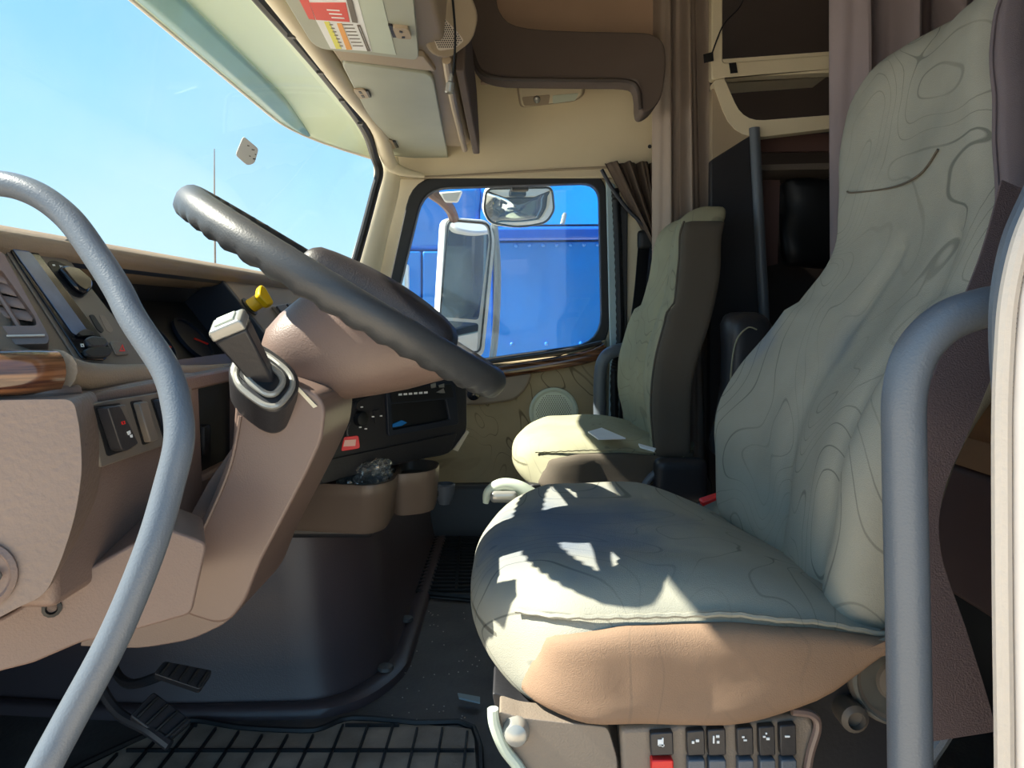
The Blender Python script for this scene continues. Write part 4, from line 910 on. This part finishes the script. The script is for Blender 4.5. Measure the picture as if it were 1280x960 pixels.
# cup holder
M['tray'] = mat('tray_brown', (104, 90, 80), .4)
ch = thing('cup_holder', 'brown two well cup holder tray on the engine cover', 'cup holder', (-.25, 1.25, .33))
def cup(name, cx, cy, r, zt, zb_, inner=.006):
    return obj(name, lathe((cx, cy, 0), (0, 0, 1), [(r*.80, zb_), (r*.9, zb_+.01), (r*.97, zt-.025), (r*1.0, zt-.018), (r*1.02, zt), (r*.93, zt+.001), (r*.86, zt-.012), (r*.72, zb_+.02)], 40, sx=1.0), 'dashg', ch, ang=50)
def tray(o, z0, z1, r, s=1.0):
    cxm = sum(p[0] for p in o)/len(o); cym = sum(p[1] for p in o)/len(o)
    oo = rp(o, r, 6)
    return loft([[Vector((cxm+(x-cxm)*k, cym+(y-cym)*k, z)) for x, y in oo] for k, z in ((.84*s, z0), (.90*s, z0+.008), (.985*s, z1-.022), (1.0*s, z1-.02), (1.01*s, z1-.004), (1.0*s, z1), (.93*s, z1), (.9*s, z1-.02))])
obj('tray_body', tray([(-.42, 1.20), (-.225, 1.165), (-.198, 1.20), (-.20, 1.33), (-.42, 1.36)], .342, .425, .045), 'tray', ch, ang=45)
obj('tray_body', tray([(-.215, 1.24), (-.135, 1.275), (-.135, 1.37), (-.215, 1.40)], .35, .425, .04), 'tray', ch, ang=45)
obj('bracket', box((-.33, 1.30, .34), (.18, .12, .05)), 'dark', ch, bevel=.01)
pl_ = obj('plastic_film', rbox((.040, .035, .022), .02, (22, 18, 10), lambda p: Vector(p)*(1+.35*noise.noise(Vector(p)*90))+Vector((.006*noise.noise(Vector(p)*160), 0, .006*noise.noise(Vector(p)*140+Vector((2, 5, 1))))), c=(-.255, 1.25, .428)), 'film', flat=True)
tag(pl_, 'crumpled clear plastic film in the near cup well', 'plastic film')
kb = obj('dark_tray_knob', lathe(P(556, 606, 1.52), (0, 0, 1), [(.012, -.04), (.020, -.02), (.022, 0), (.019, .003), (.015, -.008)], 20), 'bar')
tag(kb, 'small dark round knob beyond the cup holder', 'knob')
sb = obj('tray_support', tube([P(500, 640, 1.5), P(530, 622, 1.5), P(552, 612, 1.52)], .012, 8), 'dark', kb)
# ================================================================= ENGINE COVER, FLOOR ITEMS
dh = thing('engine_cover', 'dark satin engine cover rising from the floor under the dash', 'engine cover', (-.5, 1.6, 0))
pl0 = [(-.95, 1.30), (-.66, 1.27), (-.315, 1.285), (-.235, 1.42), (-.235, 2.27), (-.95, 2.27)]
base = rp(pl0, [.02, .12, .10, .10, .02, .02], 6)
rings = []
for z, k in ((0, 0), (.02, .006), (.06, .016), (.15, .028), (.30, .042), (.44, .06), (.47, .08)):
    rings.append([Vector((x-k if x > -.9 else x, y+(k*.9 if y < 2.2 else 0), z)) for x, y in base])
obj('shell', loft(rings), 'dog', dh, ang=50)
rings = []
for z, k in ((0, -.032), (.014, -.030), (.018, -.024), (.016, -.004), (.01, .005)):
    rings.append([Vector((x-k*1.0 if x > -.9 else x, y+(k if y < 2.2 else 0), z)) for x, y in base])
obj('flange', loft(rings), 'dog', dh, ang=50)
for x, y in ((508, 775), (482, 836)):
    p = Pl((0, 0, .018), (0, 0, 1))(x, y); obj('bolt', lathe(p, (0, 0, 1), [(.016, 0), (.014, .006), (.006, .008)], 14), 'rubber', dh)
# front mat (driver) with raised ribs
FL = Pl((0, 0, .006), (0, 0, 1))
def w(px, py): v = FL(px, py); return (v.x, v.y)
fm = thing('driver_floor_mat', 'black rubber floor mat with raised grid in the driver footwell', 'floor mat', (-.3, 1.0, 0))
mo = [(60, 985), (196, 918), (240, 905), (300, 914), (380, 918), (405, 914), (440, 902), (520, 908), (592, 914), (598, 1010), (560, 1040), (40, 1040)]
obj('base', slab(FL, mo, -.004, .004), 'matr', fm)
bm = tube([FL(x, y)+Vector((0, 0, .006)) for x, y in mo], .005, 6, closed=True, sm=3)
Lx = [i*.055-.72 for i in range(14)]
def inmat(p):
    return inside(((p.x*F/p.y)+HX, HY+(CZ-p.z)*F/p.y), mo)
def riblines(bm, x0, x1, y0, y1, sx, sy, test, z, wd=.0035, ht=.006, shear=0.):
    xs = x0
    while xs < x1:
        segs = []; y = y0
        while y < y1:
            a = Vector((xs+shear*(y-y0), y, z)); b = Vector((xs+shear*(y+.01-y0), y+.01, z))
            if test(a) and test(b): box(((a.x+b.x)/2, (a.y+b.y)/2, z), (wd, .0105, ht), bm=bm)
            y += .01
        xs += sx
    y = y0
    while y < y1:
        x = x0
        while x < x1:
            a = Vector((x, y, z)); b = Vector((x+.01, y, z))
            if test(a) and test(b): box((x+.005, y, z), (.0105, wd, ht), bm=bm)
            x += .01
        y += sy
riblines(bm, -.62, .05, .93, 1.30, .042, .070, inmat, .012)
stuff(obj('grid_ribs', bm, 'black', fm))
pm = thing('passenger_floor_mat', 'black ribbed rubber mat on the far passenger floor', 'floor mat', (-.1, 2.0, 0))
mo2 = [(500, 672), (640, 668), (700, 668), (700, 748), (590, 750), (502, 742)]
obj('base', slab(FL, mo2, -.004, .004), 'rubber', pm)
def inm2(p): return inside(((p.x*F/p.y)+HX, HY+(CZ-p.z)*F/p.y), mo2)
bm = tube([FL(x, y)+Vector((0, 0, .006)) for x, y in mo2], .006, 6, closed=True, sm=1)
riblines(bm, -.34, .14, 1.80, 2.27, .10, .027, inm2, .012, .007, .009, shear=-.05)
stuff(obj('grid_ribs', bm, 'black', pm))
sill = struct(obj('trim_11', prism([(-.45, 2.24, 0), (-.45, 2.24, .04), (-.45, 2.27, .16), (-.45, 2.31, .16), (-.45, 2.31, 0)], (1.0, 0, 0)), 'dark', bevel=.006), 'dark raised sill under the passenger door', 'trim')
# pedals
def pedal(name, label, px, arm, Yp, nr):
    t = thing(name, label, 'pedal', P(arm[-1][0], arm[-1][1], arm[-1][2]))
    pl2 = Pl(P(sum(p[0] for p in px)/4, sum(p[1] for p in px)/4, Yp), (.35, -.5, .75))
    pad = obj('pad', slab(pl2, rp(px, 4, 3), -.012, 0), 'dark', t, bevel=.003)
    a, b, c, d = [Vector(q) for q in px]
    for k in range(nr):
        u = (k+.6)/nr
        p0 = a.lerp(b, u); p1 = d.lerp(c, u); p0, p1 = p0.lerp(p1, .08), p0.lerp(p1, .92)
        obj('tread_rib', tube([pl2(p0.x, p0.y, .002), pl2((p0.x+p1.x)/2, (p0.y+p1.y)/2, .003), pl2(p1.x, p1.y, .002)], .0022, 6), 'black', pad)
    obj('arm', tube([P(*q) for q in arm]+[P(arm[-1][0]+5, 760, 1.08), P(arm[-1][0]+12, 700, 1.12)], .007, 8), 'dark', t)
pedal('brake_pedal', 'black ribbed brake pedal in the footwell nearer the engine cover', [(205, 826), (266, 838), (250, 862), (192, 842)], [(200, 845, 1.02), (165, 855, 1.04), (145, 840, 1.08), (135, 800, 1.12)], 1.0, 5)
pedal('clutch_pedal', 'black ribbed pedal with a curved bright arm at the footwell mat edge', [(192, 864), (240, 900), (208, 928), (162, 894)], [(212, 932, .93), (185, 912, .94), (150, 893, .96), (128, 862, .98), (122, 830, 1.0)], .95, 4)
# litter on the floor
lt = obj('paper_scrap', slab(Pl((0, 0, .012), (0, 0, 1)), [(572, 868), (600, 873), (600, 880), (574, 874)], 0, .003), 'tealp'); tag(lt, 'small pale blue scrap on the floor before the driver seat', 'litter')
bm = bmesh.new()
for k in range(60):
    x = random.uniform(440, 600); y = random.uniform(760, 900)
    if x+y*.0 < 500+ (900-y)*-.1 and y < 880 and x < 530: continue
    p = Pl((0, 0, .003), (0, 0, 1))(x, y); lathe(p, (0, 0, 1), [(.0015, 0), (.001, .001)], 5, bm)
cr = stuff(obj('crumbs', bm, 'sealc')); tag(cr, 'scattered pale crumbs on the floor between mats', 'crumbs')

# ================================================================= OUTSIDE THE PASSENGER WINDOW
mm = thing('door_mirror', 'tall white framed door mirror outside the passenger window', 'mirror', P(580, 445, 2.75))
PM = Pl(P(580, 350, 2.75), (.35, -.93, -.05))
mo_ = rp([(556, 271), (612, 275), (620, 300), (606, 440), (600, 447), (546, 440)], [12, 10, 8, 8, 6, 10], 4)
obj('housing', slab(PM, mo_, -.08, -.002), 'white', mm, bevel=.012, seg=3)
obj('mirror_pane', slab(PM, rp([(562, 277), (608, 281), (611, 300), (598, 400), (549, 396)], [8, 8, 5, 5, 5], 4), -.002, .002), 'mirror', mm)
obj('lower_mirror_pane', slab(PM, rp([(549, 400), (598, 404), (596, 440), (550, 434)], 4, 3), -.002, .002), 'mirror', mm)
obj('gasket', tube([PM(x, y, .002) for x, y in rp([(560, 275), (611, 279), (614, 300), (600, 441), (547, 435)], 8, 3)], .004, 6, closed=True, sm=1), 'black', mm)
obj('arm', tube([P(520, 214, 2.36), P(536, 238, 2.5), P(552, 250, 2.55), P(563, 262, 2.65), P(568, 276, 2.75)], .02, 8), 'mauve', mm)
obj('arm_cap', slab(YP(2.5), [(548, 240), (578, 238), (572, 252), (556, 252)], -.03, 0), 'white', mm, bevel=.006)
obj('lower_arm', tube([P(618, 280, 2.8), P(622, 350, 2.8), P(616, 445, 2.8), P(596, 500, 2.6), P(596, 520, 2.35)], .014, 8), 'silver', mm)
cm = thing('look_down_mirror', 'small convex look down mirror above the passenger window', 'mirror', P(648, 285, 2.5))
PX = Pl(P(648, 260, 2.5), (.12, -.95, -.25))
rows = []
o_ = rp([(608, 236), (690, 234), (693, 262), (684, 278), (650, 285), (612, 278), (605, 262)], [8, 8, 6, 10, 20, 10, 6], 4)
obj('shell', slab(PX, rp([(607, 233), (691, 231), (695, 262), (686, 280), (650, 287), (611, 281), (603, 262)], [10, 10, 6, 10, 20, 10, 6], 4), -.05, -.003), 'white', cm, bevel=.012, seg=3)
c0 = PX(649, 259); rings = []
for k, h in ((1.0, 0), (.8, .008), (.6, .014), (.4, .018), (.2, .0205), (.02, .021)):
    rings.append([c0+(PX(x, y)-c0)*k+PX.n*h for x, y in o_])
obj('convex_glass', loft(rings), 'mirror', cm, ang=80)
obj('gasket', tube([PX(x, y, .001) for x, y in o_], .0035, 6, closed=True, sm=1), 'black', cm)
obj('mount', rbox((.03, .02, .02), .008, (4, 4, 4), c=P(650, 232, 2.44)), 'black', cm)
# neighbouring blue truck
bt = thing('blue_truck', 'bright blue truck cab side with riveted panels parked alongside', 'truck', (0, 4.3, -1.4))
def bx(px, Y, d, m, name, bev=.01): return obj(name, slab(YP(Y), px, -d, 0), m, bt, bevel=bev)
bx([(618, 303), (960, 299), (960, 700), (618, 700)], 4.2, .12, 'blue', 'riveted_panel')
bx([(528, 314), (616, 314), (616, 700), (528, 700)], 4.22, .12, 'blue', 'door_panel')
bx([(474, 314), (526, 314), (526, 700), (474, 700)], 4.22, .12, 'blue', 'door_panel')
obj('cab_core', box((1.1, 4.9, .25), (3.6, 1.0, 3.1)), 'blued', bt)
bx([(600, 283), (960, 281), (960, 297), (600, 301)], 4.17, .2, 'blued', 'band', .02)
bx([(476, 235), (600, 232), (600, 312), (474, 312)], 4.24, .14, 'blue', 'upper_panel', .03)
# sloped upper roof side
bm = prism([P(600, 281, 4.19), P(960, 279, 4.19), P(960, 281, 4.3), P(600, 283, 4.3)], (0, .25, .45)); obj('roof_side', bm, 'blue', bt)
bx([(500, 150), (960, 150), (960, 234), (490, 236)], 4.50, .2, 'blue', 'fairing', .03)
proto = None
for row, (y0, xs) in enumerate(((307, range(645, 940, 17)), (430, range(640, 940, 43)))):
    for x in xs:
        p = P(x, y0+(650-x)*.01, 4.2)
        if proto is None:
            proto = obj('rivet', lathe((0, 0, 0), (0, -1, 0), [(.012, 0), (.012, .012), (.008, .018), (.003, .02)], 8), 'blue', bt)
            r = proto
        else:
            r = proto.copy(); COL.objects.link(r)
        r.location = p-WL[bt]
obj('marker_bracket', tube([P(704, 278, 4.15), P(706, 268, 4.13), P(703, 280, 4.12)], .012, 8), 'silver', bt)
obj('side_mirror', slab(YP(4.0), rp([(488, 328), (510, 330), (510, 374), (486, 372)], 3, 3), -.05, 0), 'white', bt, bevel=.01)
obj('side_mirror_pane', slab(YP(3.995), rp([(490, 333), (506, 334), (506, 372), (489, 370)], 2, 2), 0, .004), 'mirror', bt)
for o in bt.children:
    pass
